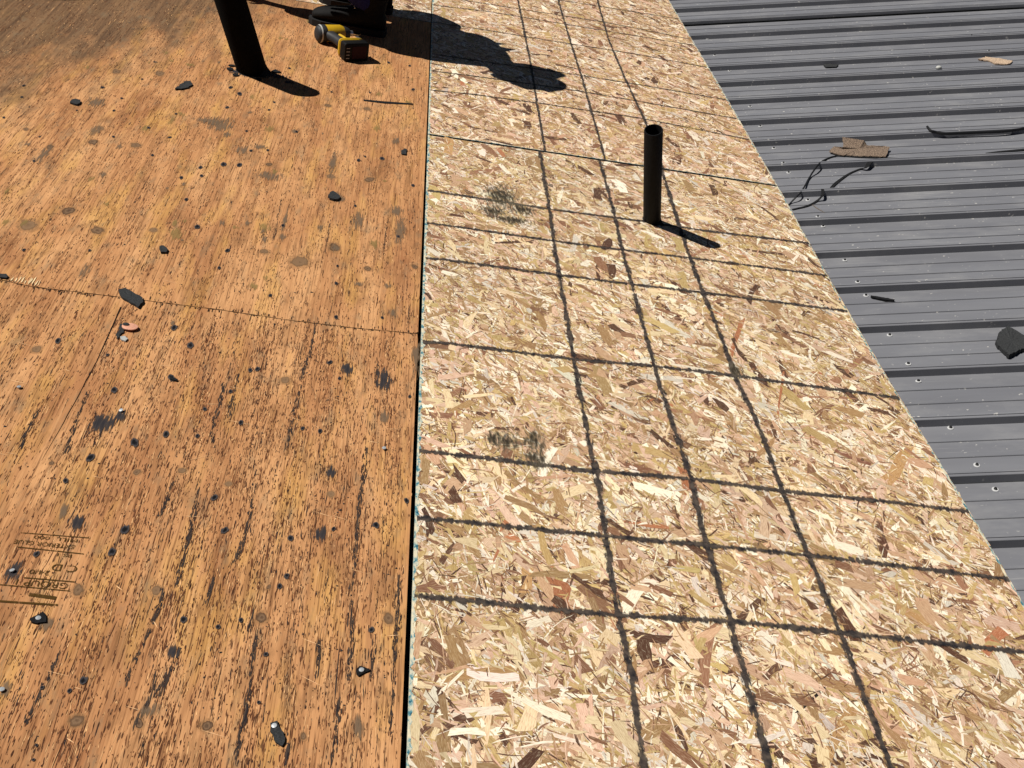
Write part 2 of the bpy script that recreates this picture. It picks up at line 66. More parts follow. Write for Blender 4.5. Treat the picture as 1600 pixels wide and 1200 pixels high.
# ------------------------------------------------------------------ materials
def lin(r, g, b):
    f = lambda c: (c/255/12.92) if c <= 10 else ((c/255+0.055)/1.055)**2.4
    return (f(r), f(g), f(b), 1)
class NT:
    """small node-tree helper"""
    def __init__(s, name):
        s.m = bpy.data.materials.new(name); s.m.use_nodes = True
        s.t = s.m.node_tree; s.b = s.t.nodes['Principled BSDF']; s.out = s.t.nodes['Material Output']
    def n(s, typ, **kw):
        nd = s.t.nodes.new('ShaderNode'+typ)
        for k, v in kw.items(): setattr(nd, k, v)
        return nd
    def l(s, a, b): s.t.links.new(a, b)
    def coord(s, sx=1, sy=1, sz=1, kind='deck', rot=0):
        if kind == 'uv': c = s.n('TexCoord').outputs['UV']
        elif kind == 'obj': c = s.n('TexCoord').outputs['Object']
        else:
            tc = s.n('TexCoord'); tc.object = DECK if kind == 'deck' else METAL_ROOF; c = tc.outputs['Object']
        mp = s.n('Mapping'); mp.inputs['Scale'].default_value = (sx, sy, sz); mp.inputs['Rotation'].default_value = (0, 0, rot)
        s.l(c, mp.inputs[0]); return mp.outputs[0]
    def noise(s, vec, scale=1, detail=4, rough=0.55, dist=0):
        nd = s.n('TexNoise'); nd.inputs['Scale'].default_value = scale; nd.inputs['Detail'].default_value = detail
        nd.inputs['Roughness'].default_value = rough; nd.inputs['Distortion'].default_value = dist
        s.l(vec, nd.inputs['Vector']); return nd.outputs['Fac']
    def ramp(s, fac, stops, interp='LINEAR'):
        r = s.n('ValToRGB'); e = r.color_ramp.elements; r.color_ramp.interpolation = interp
        while len(e) < len(stops): e.new(0.5)
        for k, (p, c) in enumerate(stops):
            e[k].position = p; e[k].color = c if isinstance(c, tuple) else (c, c, c, 1)
        s.l(fac, r.inputs[0]); return r.outputs[0]
    def math(s, op, a, b=None, clamp=False):
        nd = s.n('Math', operation=op); nd.use_clamp = clamp
        for i, x in enumerate((a, b)):
            if x is None: continue
            if isinstance(x, (int, float)): nd.inputs[i].default_value = x
            else: s.l(x, nd.inputs[i])
        return nd.outputs[0]
    def mix(s, fac, a, b, mode='MIX'):
        nd = s.n('Mix', data_type='RGBA', blend_type=mode)
        for key, x in ((0, fac), (6, a), (7, b)):
            if isinstance(x, (int, float, tuple)): nd.inputs[key].default_value = x
            else: s.l(x, nd.inputs[key])
        return nd.outputs[2]
    def bump(s, h, strength=0.3, dist=0.001):
        b = s.n('Bump'); b.inputs['Strength'].default_value = strength; b.inputs['Distance'].default_value = dist
        s.l(h, b.inputs['Height']); s.l(b.outputs[0], s.b.inputs['Normal'])
    def col(s, c):
        if isinstance(c, tuple): s.b.inputs['Base Color'].default_value = c
        else: s.l(c, s.b.inputs['Base Color'])
    def rough(s, v, spec=0.3):
        if isinstance(v, (int, float)): s.b.inputs['Roughness'].default_value = v
        else: s.l(v, s.b.inputs['Roughness'])
        s.b.inputs['Specular IOR Level'].default_value = spec
    def alpha(s, a): s.l(a, s.b.inputs['Alpha'])

# ------------------------------------------------------------------ object helpers
def mesh_obj(name, verts, faces, mat=None, parent=None, smooth=False, uv=None, cola=None, mw=None, scale=S):
    me = bpy.data.meshes.new(name)
    v = np.asarray(verts, float)*scale
    me.from_pydata(v.tolist(), [], faces)
    if smooth: me.polygons.foreach_set('use_smooth', [True]*len(me.polygons))
    if uv is not None:
        L = me.uv_layers.new(name='UVMap'); li = np.zeros(len(me.loops), np.int32); me.loops.foreach_get('vertex_index', li)
        L.data.foreach_set('uv', np.asarray(uv, np.float32)[li].ravel())
    if cola is not None:
        A = me.color_attributes.new('tint', 'FLOAT_COLOR', 'POINT'); A.data.foreach_set('color', np.asarray(cola, np.float32).ravel())
    if mat: me.materials.append(mat)
    o = bpy.data.objects.new(name, me); COL.objects.link(o)
    if parent: o.parent = parent
    if mw is not None: o.matrix_world = mw
    return o
def inst(src, name, parent, mat4):
    o = src.copy() if src.name in COL.objects else bpy.data.objects.new(name, src.data)
    o.name = name; COL.objects.link(o); o.parent = parent; o.matrix_local = mat4; return o
def empty(name, mw):
    o = bpy.data.objects.new(name, None); COL.objects.link(o); o.matrix_world = mw; o.empty_display_size = 0.1; return o
def tag(o, label=None, cat=None, group=None, kind=None):
    if label: o['label'] = label
    if cat: o['category'] = cat
    if group: o['group'] = group
    if kind: o['kind'] = kind
    return o
def bm_obj(name, bm, mat, parent=None, smooth=False, mw=None, bevel=0, subd=0, angle=40):
    """bmesh in plan units -> object in metres"""
    bmesh.ops.scale(bm, vec=(S, S, S), verts=bm.verts)
    bmesh.ops.recalc_face_normals(bm, faces=bm.faces)
    me = bpy.data.meshes.new(name); bm.to_mesh(me); bm.free()
    if mat: me.materials.append(mat)
    o = bpy.data.objects.new(name, me); COL.objects.link(o)
    if smooth:
        me.polygons.foreach_set('use_smooth', [True]*len(me.polygons)); me.set_sharp_from_angle(angle=math.radians(angle))
    if bevel:
        b = o.modifiers.new('bevel', 'BEVEL'); b.width = bevel*S; b.segments = 2; b.limit_method = 'ANGLE'
    if subd:
        s_ = o.modifiers.new('sub', 'SUBSURF'); s_.levels = subd; s_.render_levels = subd
    if parent: o.parent = parent
    if mw is not None: o.matrix_world = mw
    return o
def add_box(bm, x0, x1, y0, y1, z0, z1, mat=None):
    vs = [bm.verts.new(p) for p in ((x0,y0,z0),(x1,y0,z0),(x1,y1,z0),(x0,y1,z0),(x0,y0,z1),(x1,y0,z1),(x1,y1,z1),(x0,y1,z1))]
    for f in ((0,3,2,1),(4,5,6,7),(0,1,5,4),(1,2,6,5),(2,3,7,6),(3,0,4,7)): bm.faces.new([vs[i] for i in f])
    if mat is not None:
        for v in vs: v.co = mat @ v.co
    return vs
def add_loft(bm, rings, cap=True):
    """rings: lists of points, same count, joined in order"""
    R = [[bm.verts.new(p) for p in r] for r in rings]
    n = len(R[0])
    for a, b in zip(R[:-1], R[1:]):
        for i in range(n): bm.faces.new((a[i], a[(i+1) % n], b[(i+1) % n], b[i]))
    if cap:
        bm.faces.new(R[0][::-1]); bm.faces.new(R[-1])
    return R
def tube_rings(path, rad, n=8, flat=1.0, up=Vector((0,0,1))):
    P = [Vector(p) for p in path]; out = []
    for i, p in enumerate(P):
        t = (P[min(i+1, len(P)-1)]-P[max(i-1, 0)]).normalized()
        s = t.cross(up)
        s = s.normalized() if s.length > 1e-4 else t.cross(Vector((1,0,0))).normalized()
        k = s.cross(t); r = rad[i] if isinstance(rad, (list, tuple)) else rad
        out.append([p+s*math.cos(2*math.pi*j/n)*r+k*math.sin(2*math.pi*j/n)*r*flat for j in range(n)])
    return out
def spline(pts, k=6):
    P = [np.array(p, float) for p in pts]; P = [2*P[0]-P[1]]+P+[2*P[-1]-P[-2]]; out = []
    for i in range(1, len(P)-2):
        for j in range(k):
            t = j/k; a, b, c, d = P[i-1:i+3]
            out.append(0.5*((2*b)+(-a+c)*t+(2*a-5*b+4*c-d)*t*t+(-a+3*b-3*c+d)*t**3))
    out.append(P[-2]); return out
def slab(name, poly, z0, thick, mat, parent=None, mw=None, jag=0.0, curl=0.0, rough_top=0.0, bevel=0):
    """a torn flat piece of real thickness; poly in plan units, curl lifts it away from its middle"""
    pts = []
    n = len(poly)
    for i in range(n):
        a = np.array(poly[i]); b = np.array(poly[(i+1) % n]); L = np.linalg.norm(b-a)
        m = max(1, int(L/0.22)) if jag else 1
        for j in range(m):
            p = a+(b-a)*j/m
            if jag: p = p+rng.normal(0, jag, 2)
            pts.append(p)
    c = np.mean(pts, 0); N = len(pts)
    inner = [c+(p-c)*0.55 for p in pts]
    zc = lambda p: curl*float(np.sum((p-c)**2))
    V = []; F = []
    for layer, dz in ((0, 0.0), (1, thick)):
        for ring in (pts, inner):
            for p in ring: V.append((p[0], p[1], z0+dz+zc(p)+(rng.normal(0, rough_top) if layer else 0)))
        V.append((c[0], c[1], z0+dz))
    k = 2*N+1
    for i in range(N):
        j = (i+1) % N
        F.append((k+i, k+j, k+N+j, k+N+i)); F.append((k+N+i, k+N+j, k+2*N))
        F.append((j, i, N+i, N+j)); F.append((N+j, N+i, 2*N))
        F.append((i, j, k+j, k+i))
    area = sum(pts[i][0]*pts[(i+1)%N][1]-pts[(i+1)%N][0]*pts[i][1] for i in range(N))
    if area < 0: F = [f[::-1] for f in F]
    return mesh_obj(name, V, F, mat, parent, mw=mw)

# ------------------------------------------------------------------ roof and ground roots
DECK = tag(empty('roof_deck', ROOF), 'sloping roof deck of old brown plywood and new strand board sheets', kind='structure')
METAL_ROOF = tag(empty('metal_roof', METAL), 'grey ribbed metal roof running on beside the wooden deck', kind='structure')

# plywood
t = NT('weathered_plywood')
v1 = t.coord(260, 5, 1); v2 = t.coord(60, 1.6, 1); v3 = t.coord(9, 2.2, 1); v4 = t.coord(170, 26, 1); v5 = t.coord(1, 1, 1)
big = t.noise(v3, 1.0, 4, 0.6, 0.4); fine = t.noise(v1, 1.0, 3, 0.6); mid = t.noise(v2, 1.0, 4, 0.65, 0.6); peel = t.noise(v4, 1.0, 3, 0.6)
base = t.ramp(big, [(0.30, lin(158,108,72)), (0.48, lin(187,135,91)), (0.64, lin(203,152,105))])
yel = t.ramp(t.noise(t.coord(14, 3, 1), 1.0, 4, 0.6), [(0.51, 0.0), (0.66, 1.0)])
base = t.mix(t.math('MULTIPLY', yel, 0.45), base, lin(204,158,84))
base = t.mix(t.ramp(mid, [(0.33, 0.40), (0.50, 0.0)]), base, lin(146,100,66))
base = t.mix(t.ramp(fine, [(0.35, 0.62), (0.48, 0.0)]), base, lin(96,60,38))
base = t.mix(t.ramp(fine, [(0.58, 0.0), (0.72, 0.4)]), base, lin(220,174,124))
fig = t.math('SINE', t.math('MULTIPLY', t.noise(t.coord(7, 0.8, 1), 1.0, 3, 0.5, 0.3), 95.0))
figm = t.ramp(t.noise(t.coord(4, 1.0, 1), 1.0, 3), [(0.40, 0.05), (0.62, 0.34)])
base = t.mix(t.math('MULTIPLY', t.ramp(fig, [(0.35, 0.0), (0.95, 1.0)]), figm), base, lin(112,68,40))
blot = t.ramp(t.noise(t.coord(22, 7, 1), 1.0, 6, 0.72, 0.5), [(0.50, 0.0), (0.66, 0.50)])
base = t.mix(blot, base, lin(118,84,56))
sep = t.n('SeparateXYZ'); t.l(v5, sep.inputs[0])
fgr = t.math('MULTIPLY', t.math('SUBTRACT', -0.30, sep.outputs[1]), 1.4, True)
spk = t.ramp(t.math('ADD', peel, t.math('MULTIPLY', fgr, 0.035)), [(0.655, 0.0), (0.69, 0.8)])
base = t.mix(spk, base, lin(74,46,34))
# the old grey, never re-covered strip at the top left: its edge runs along the old felt line
edge = t.math('ADD', t.math('MULTIPLY', sep.outputs[0], -1.0), t.math('MULTIPLY', sep.outputs[1], 0.55))
edge = t.math('SUBTRACT', edge, 1.20)
wob = t.math('MULTIPLY', t.math('SUBTRACT', t.noise(t.coord(9, 3.2, 1), 1.0, 5, 0.65), 0.5), 1.3)
gmask = t.ramp(t.math('ADD', t.math('ADD', edge, wob), 0.5), [(0.36, 0.0), (0.74, 1.0)])
greyc = t.mix(t.ramp(t.noise(v2, 1.0, 5, 0.7), [(0.35, 0.0), (0.65, 1.0)]), lin(78,62,49), lin(124,96,70))
base = t.mix(t.math('MULTIPLY', gmask, 0.9), base, greyc)
smz = t.ramp(t.noise(t.coord(30, 9, 1), 1.0, 5, 0.7), [(0.54, 0.0), (0.72, 0.6)])
base = t.mix(smz, base, lin(122,106,84))
t.col(base); t.rough(0.92, 0.05)
t.bump(t.math('ADD', t.math('MULTIPLY', fine, 0.6), t.math('ADD', t.math('MULTIPLY', mid, 0.6), t.math('MULTIPLY', spk, -0.7))), 0.65, 0.0014)
PLYWOOD = t.m
t = NT('plywood_edge'); g = t.ramp(t.noise(t.coord(1,1,160), 1, 2), [(0.4, lin(70,46,30)), (0.6, lin(150,100,64))]); t.col(g); t.rough(0.9, 0.1); PLY_EDGE = t.m

# strand board: colour comes with each strand, the shader adds grain along it
t = NT('wood_strand')
at = t.n('Attribute'); at.attribute_name = 'tint'
gu = t.noise(t.coord(1.6, 13, 1, 'uv'), 1.0, 5, 0.68, 0.3); gf = t.noise(t.coord(700, 700, 1), 1.0, 2)
c = t.mix(t.ramp(gu, [(0.28, 0.85), (0.52, 0.0)]), at.outputs['Color'], t.mix(1.0, at.outputs['Color'], (0.45,0.36,0.30,1), 'MULTIPLY'))
c = t.mix(t.ramp(gu, [(0.54, 0.0), (0.74, 0.45)]), c, lin(240,226,192))
dirt = t.ramp(t.noise(t.coord(7, 7, 1), 1.0, 6, 0.7), [(0.60, 0.0), (0.78, 0.35)])
c = t.mix(dirt, c, lin(150,132,104))
t.col(c); t.rough(0.62, 0.22); t.bump(t.math('ADD', gu, t.math('MULTIPLY', gf, 0.25)), 0.35, 0.0006); STRAND = t.m
t = NT('strand_board_core'); t.col(t.ramp(t.noise(t.coord(90, 40, 200), 1, 4), [(0.35, lin(92,68,50)), (0.65, lin(178,138,100))])); t.rough(0.8, 0.1); CORE = t.m
t = NT('teal_edge_seal')
t.col(t.ramp(t.noise(t.coord(90, 55, 90), 1, 5, 0.7), [(0.34, lin(24,72,92)), (0.43, lin(84,134,142)), (0.50, lin(186,184,164)), (0.7, lin(226,208,172))])); t.rough(0.6, 0.2); TEAL = t.m

# thin stains and printed marks lie on the boards as very thin sheets whose edges are eaten away by the grain
def stain(name, stops, gx=60, gy=12, k=0.55, a=1.0, hard=(0.55, 0.95), rot=False):
    t = NT(name)
    tc = t.n('TexCoord'); mp = t.n('Mapping'); mp.inputs['Location'].default_value = (-0.5, -0.5, 0); t.l(tc.outputs['UV'], mp.inputs[0])
    L = t.n('VectorMath', operation='LENGTH'); t.l(mp.outputs[0], L.inputs[0])
    r = t.math('MULTIPLY', L.outputs['Value'], 2.0)
    nz = t.math('MULTIPLY', t.math('SUBTRACT', t.noise(t.coord(gx, gy, 1, 'deck', 0.9 if rot else 0), 1.0, 4, 0.65), 0.5), k*2)
    rr = t.math('ADD', r, nz)
    t.col(t.ramp(rr, stops)); t.rough(0.85, 0.12)
    al = t.ramp(rr, [(hard[0], a), (hard[1], 0.0)])
    t.alpha(al); return t.m
HOLEM = stain('nail_hole_tar', [(0.0, lin(10,9,10)), (0.34, lin(22,21,24)), (0.50, lin(58,56,60)), (0.64, lin(74,66,62)), (0.9, lin(110,80,58))], 190, 45, 0.55, 1.0, (0.62, 0.80))
SMUDGEM = stain('tar_smudge', [(0.0, lin(44,42,46)), (0.45, lin(66,60,58)), (0.8, lin(108,88,68))], 230, 20, 1.15, 0.92, (0.36, 0.52))
GREYST = stain('grey_weathering', [(0.0, lin(112,94,76)), (0.6, lin(124,100,76)), (0.9, lin(150,110,76))], 210, 22, 1.2, 0.75, (0.22, 0.55))
SCUFFM = stain('boot_scuff', [(0.0, lin(50,44,36)), (0.30, lin(88,80,64)), (0.6, lin(168,156,132))], 150, 42, 1.1, 0.88, (0.10, 0.62), True)
t = NT('plywood_knot')
tc = t.n('TexCoord'); mp = t.n('Mapping'); mp.inputs['Location'].default_value = (-0.5, -0.5, 0); t.l(tc.outputs['UV'], mp.inputs[0])
L = t.n('VectorMath', operation='LENGTH'); t.l(mp.outputs[0], L.inputs[0])
nz = t.math('MULTIPLY', t.math('SUBTRACT', t.noise(t.coord(80, 45, 1), 1.0, 5, 0.65), 0.5), 1.0)
r = t.math('ADD', t.math('MULTIPLY', L.outputs['Value'], 2.0), nz)
oi = t.n('ObjectInfo'); rings = t.math('SINE', t.math('ADD', t.math('MULTIPLY', r, 22.0), t.math('MULTIPLY', oi.outputs['Random'], 6.0)))
kc = t.ramp(r, [(0.0, lin(70,54,44)), (0.28, lin(126,100,76)), (0.44, lin(112,88,66)), (0.54, lin(66,50,38)), (0.60, lin(136,100,68)), (0.70, lin(206,156,106)), (1.0, lin(200,148,98))])
kc = t.mix(t.ramp(rings, [(0.0, 0.35), (0.7, 0.0)]), kc, lin(78,52,40))
kc = t.mix(t.math('MULTIPLY', oi.outputs['Random'], 0.5), kc, lin(158,124,90))
t.col(kc); t.rough(0.85, 0.1); t.alpha(t.ramp(r, [(0.54, 0.85), (0.62, 0.50), (0.80, 0.35), (1.0, 0.0)])); t.bump(r, 0.5, 0.001); KNOTM = t.m
t = NT('grain_crack'); at = t.n('Attribute'); at.attribute_name = 'tint'; t.col(at.outputs['Color']); t.rough(0.9, 0.08); CRACKM = t.m
t = NT('printed_line')
tc = t.n('TexCoord'); sp = t.n('SeparateXYZ'); t.l(tc.outputs['UV'], sp.inputs[0])
d = t.math('ABSOLUTE', t.math('SUBTRACT', sp.outputs[1], 0.5))
nz = t.math('MULTIPLY', t.math('SUBTRACT', t.noise(t.coord(150, 55, 1, 'deck', 0.55), 1.0, 5, 0.75), 0.5), 0.95)
nb = t.math('MULTIPLY', t.math('SUBTRACT', t.noise(t.coord(26, 26, 1), 1.0, 4, 0.7), 0.48), 0.60)
vo = t.n('TexVoronoi'); vo.inputs['Scale'].default_value = 1; t.l(t.coord(95, 30, 1, 'deck', 0.55), vo.inputs['Vector'])
sc_ = t.n('SeparateColor'); t.l(vo.outputs['Color'], sc_.inputs[0])
dd = t.math('ADD', t.math('ADD', d, nz), t.math('ADD', nb, t.math('MULTIPLY', t.math('SUBTRACT', sc_.outputs[0], 0.5), 0.22)))
t.col(t.ramp(t.noise(t.coord(60, 60, 1), 1.0, 3), [(0.35, lin(34,33,37)), (0.65, lin(84,74,66))])); t.rough(0.8, 0.1)
t.alpha(t.ramp(dd, [(0.13, 0.93), (0.24, 0.72), (0.34, 0.0)])); PRINT = t.m
t = NT('stamp_ink'); t.col(lin(74,54,24)); t.rough(0.9, 0.05)
t.alpha(t.ramp(t.noise(t.coord(160, 30, 1), 1.0, 4, 0.7), [(0.34, 0.35), (0.46, 0.92)])); INK = t.m

# metal
t = NT('grey_painted_steel')
m1 = t.coord(1.2, 10, 1, 'metal'); m2 = t.coord(60, 90, 60, 'metal'); m3 = t.coord(3, 8, 1, 'metal'); m4 = t.coord(14, 26, 1, 'metal')
base = t.ramp(t.noise(m1, 1.0, 4, 0.6), [(0.3, (0.132,0.133,0.146,1)), (0.7, (0.168,0.170,0.184,1))])
base = t.mix(t.ramp(t.noise(m3, 1.0, 5, 0.7), [(0.5, 0.0), (0.75, 0.35)]), base, (0.30,0.295,0.29,1))
strk = t.math('MULTIPLY', t.ramp(t.noise(t.coord(1.5, 120, 1, 'metal'), 1.0, 4, 0.7), [(0.56, 0.0), (0.70, 1.0)]), t.ramp(t.noise(t.coord(2.5, 7, 1, 'metal'), 1.0, 4), [(0.50, 0.0), (0.66, 0.45)]))
base = t.mix(strk, base, (0.46,0.45,0.43,1))
fl = t.math('MULTIPLY', t.ramp(t.noise(m2, 1.0, 2, 0.5), [(0.665, 0.0), (0.70, 1.0)]), t.ramp(t.noise(m4, 1.0, 4, 0.6), [(0.50, 0.0), (0.62, 1.0)]))
base = t.mix(t.math('MULTIPLY', fl, 0.9), base, (0.52,0.50,0.46,1))
t.col(base); t.rough(t.ramp(t.noise(m3, 2.0, 4), [(0.3, 0.42), (0.7, 0.6)]), 0.35); t.bump(t.noise(t.coord(2, 14, 1, 'metal'), 1.0, 2), 0.12, 0.004); STEEL = t.m

def plain(name, c, rough=0.6, spec=0.3, nscale=0, amt=0.3, metal=0.0, bump=0.0):
    t = NT(name)
    if nscale:
        nz = t.noise(t.coord(nscale, nscale, nscale, 'obj'), 1.0, 5, 0.65)
        dark = tuple(x*(1-amt) for x in c[:3])+(1,); light = tuple(min(1, x*(1+amt)) for x in c[:3])+(1,)
        t.col(t.ramp(nz, [(0.3, dark), (0.7, light)]))
        if bump: t.bump(nz, bump, 0.001)
    else: t.col(c)
    t.rough(rough, spec); t.b.inputs['Metallic'].default_value = metal; return t.m
ABS = plain('black_pipe_plastic', (0.0035,0.0035,0.004,1), 0.55, 0.15, 90, 0.35, bump=0.15)
PIPE_OLD = plain('old_black_pipe', (0.003,0.003,0.003,1), 0.8, 0.06, 70, 0.5, bump=0.4)
SHINGLE = plain('shingle_scrap', (0.028,0.029,0.030,1), 0.85, 0.2, 300, 0.5, bump=0.6)
FELT = plain('black_felt', (0.010,0.010,0.011,1), 0.85, 0.15, 120, 0.5, bump=0.5)
PVC = plain('black_rubber_cord', (0.008,0.008,0.009,1), 0.5, 0.3)
GALV = plain('galvanised_head', (0.42,0.44,0.45,1), 0.45, 0.5, 200, 0.3, metal=0.4)
WHITEW = plain('pale_washer', (0.45,0.45,0.45,1), 0.5, 0.3)
SCREWM = plain('screw_steel', (0.70,0.70,0.70,1), 0.30, 0.5, metal=0.8)
WASHER = plain('rubber_washer', (0.02,0.02,0.022,1), 0.6, 0.3)
PINK = plain('pink_plastic', lin(206,150,124), 0.5, 0.3, 160, 0.2)
GRANM = None
t = NT('brown_granules'); vo = t.n('TexVoronoi'); vo.inputs['Scale'].default_value = 1; t.l(t.coord(520,520,520,'obj'), vo.inputs['Vector'])
t.col(t.ramp(t.n('SeparateColor').outputs[0] if False else vo.outputs['Distance'], [(0.0, lin(200,180,158)), (0.3, lin(156,134,114)), (0.6, lin(88,76,68))]))
t.rough(0.9, 0.1); t.bump(vo.outputs['Distance'], 0.9, 0.002); GRAN = t.m
TANM = plain('tan_wood_chip', lin(168,146,124), 0.8, 0.15, 180, 0.4)
GREYWOOD = plain('grey_twig', lin(128,116,104), 0.8, 0.15, 150, 0.3)
FILLERM = plain('brown_shadow_filler', (0.05,0.03,0.018,1), 0.7, 0.2)
YEL = plain('yellow_tool_plastic', (0.50,0.30,0.012,1), 0.42, 0.35, 60, 0.12)
TOOLBLK = plain('black_tool_rubber', (0.022,0.022,0.024,1), 0.6, 0.3, 90, 0.3)
TOOLDK = plain('black_battery_plastic', (0.005,0.005,0.005,1), 0.55, 0.15)
REDL = plain('dark_red_label', (0.022,0.003,0.006,1), 0.6, 0.15)
GREYL = plain('pale_grey_print', lin(170,170,165), 0.6, 0.2)
STEELB = plain('bare_tool_steel', (0.45,0.45,0.46,1), 0.3, 0.5, metal=0.9)
NAVY = plain('navy_denim', (0.018,0.020,0.095,1), 0.9, 0.1, 220, 0.3, bump=0.4)
BOOTM = plain('dark_boot_leather', (0.008,0.0075,0.007,1), 0.75, 0.12, 120, 0.4, bump=0.3)
SOLEM = plain('boot_sole_rubber', (0.013,0.012,0.012,1), 0.8, 0.2)
LACE = plain('grey_boot_lace', lin(190,186,176), 0.9, 0.1)
SHIRT = plain('grey_work_shirt', (0.10,0.11,0.12,1), 0.9, 0.1, 120, 0.2)
SKIN = plain('skin', lin(186,132,104), 0.55, 0.3, 60, 0.1)
HAIRM = plain('brown_hair', lin(58,40,28), 0.7, 0.2, 200, 0.3)
CAPM = plain('black_cap', (0.02,0.02,0.022,1), 0.85, 0.15)

# ------------------------------------------------------------------ ground far below
t = NT('dry_grass_ground'); t.col(t.ramp(t.noise(t.coord(0.6, 0.6, 1, 'obj'), 1, 6), [(0.35, (0.07,0.085,0.035,1)), (0.65, (0.15,0.13,0.075,1))])); t.rough(0.95, 0.05)
gr = mesh_obj('ground', [(-1500,-1500,0),(1500,-1500,0),(1500,1500,0),(-1500,1500,0)], [(0,1,2,3)], t.m, scale=1)
tag(gr, kind='structure')

# ------------------------------------------------------------------ plywood and strand board sheets
TH = 0.46
def edge_fn(v):           # right edge of the strand board is not quite straight
    e = sorted([(p[1], p[0]) for p in EDGE]); return float(np.interp(v, [a for a, b in e], [b for a, b in e]))
def sheet(name, outline, top, side, parent=DECK, label=None, w_top=0.0):
    n = len(outline)
    V = [(x, y, w_top-TH) for x, y in outline]+[(x, y, w_top) for x, y in outline]
    o = mesh_obj(name, V, [tuple(range(n, 2*n)), tuple(range(n-1, -1, -1))]+[(i, (i+1) % n, n+(i+1) % n, n+i) for i in range(n)], top, parent)
    o.data.materials.append(side)
    for i, p in enumerate(o.data.polygons):
        if i > 0: p.material_index = 1
    if label: o['label'] = label
    return o
def ply_v(u): return float(np.interp(u, [p[0] for p in PLY], [p[1] for p in PLY]))
def seam_gap(v): return float(np.interp(v, [-97, -60, -20, 20, 60], [0.36, 0.31, 0.26, 0.17, 0.12]))
def rightside(v0, v1, n=14): return [(-seam_gap(v)/2, v) for v in np.linspace(v0, v1, n)]
def jag(u0, u1, vfn, dv, n=90, amp=0.05):
    return [(u, vfn(u)+dv+rng.normal(0, amp)) for u in np.linspace(u0, u1, n)]
VU = 47.7
PLYS = []
up = [(x, y) for x, y in rightside(-47.5, VU)]+[(-96, VU)]+jag(-96, -0.2, ply_v, 0.06, 420, 0.024)[:-1]
PLYS.append((sheet('plywood_sheet', up, PLYWOOD, PLY_EDGE, label='old brown plywood sheet with knots and nail holes behind the ragged joint'), (-48, -47.8, 0, VU)))
PLYS.append(PLYS[0])
lw = jag(-74, -0.2, ply_v, -0.06, 340, 0.026)[::-1]+[(-74, -143)]+rightside(-143, -48.6)
PLYS.append((sheet('plywood_sheet', lw, PLYWOOD, PLY_EDGE, label='flaking plywood sheet with the upside down stamp and dark grain cracks'), None))
PLYS.append(PLYS[2])
ll2 = jag(-122, -74.1, ply_v, -0.06, 40, 0.03)[::-1]+[(-122, -143), (-74.1, -143)]
PLYS.append((sheet('plywood_sheet', ll2, PLYWOOD, PLY_EDGE), None))

def osb(v0, v1, u0=None, u1=None, label=None):
    if u0 is None:
        vs = np.linspace(v0, v1, 24)
        out = [(edge_fn(v)-0.06, v) for v in vs]+[(seam_gap(v)/2+0.02, v) for v in vs[::-1]]
    else: out = [(u1, v0), (u1, v1), (u0, v1), (u0, v0)]
    return sheet('strand_board_sheet', out, CORE, TEAL, label=label)
OSBS = [(osb(-96, -0.26, label='new strand board sheet in front with the black grid of nailing lines'), (0, -96, 47, -0.26), 'lower'),
        (osb(0.22, 95.9, label='strand board sheet behind the teal edged joint'), (0, 0.22, 47, 95.9), 'upper'),
        (osb(96.05, 140), None, ''),
        (osb(VU+0.15, 95, -47.9, -0.07), (-40, VU+0.15, -0.1, 72), 'corner')]

# near-black sheet added below so the open joints read as deep shade
ub = NT('joint_shade_black'); ub.col((0.006, 0.006, 0.006, 1)); ub.rough(0.95, 0.05)
mesh_obj('joint_shade_sheet', [(-122,-143,-1.0),(46.6,-143,-1.0),(46.6,140,-1.0),(-122,140,-1.0),(-122,-143,-1.4),(46.6,-143,-1.4),(46.6,140,-1.4),(-122,140,-1.4)],
         [(0,1,2,3),(7,6,5,4),(0,4,5,1),(1,5,6,2),(2,6,7,3),(3,7,4,0)], ub.m, DECK)

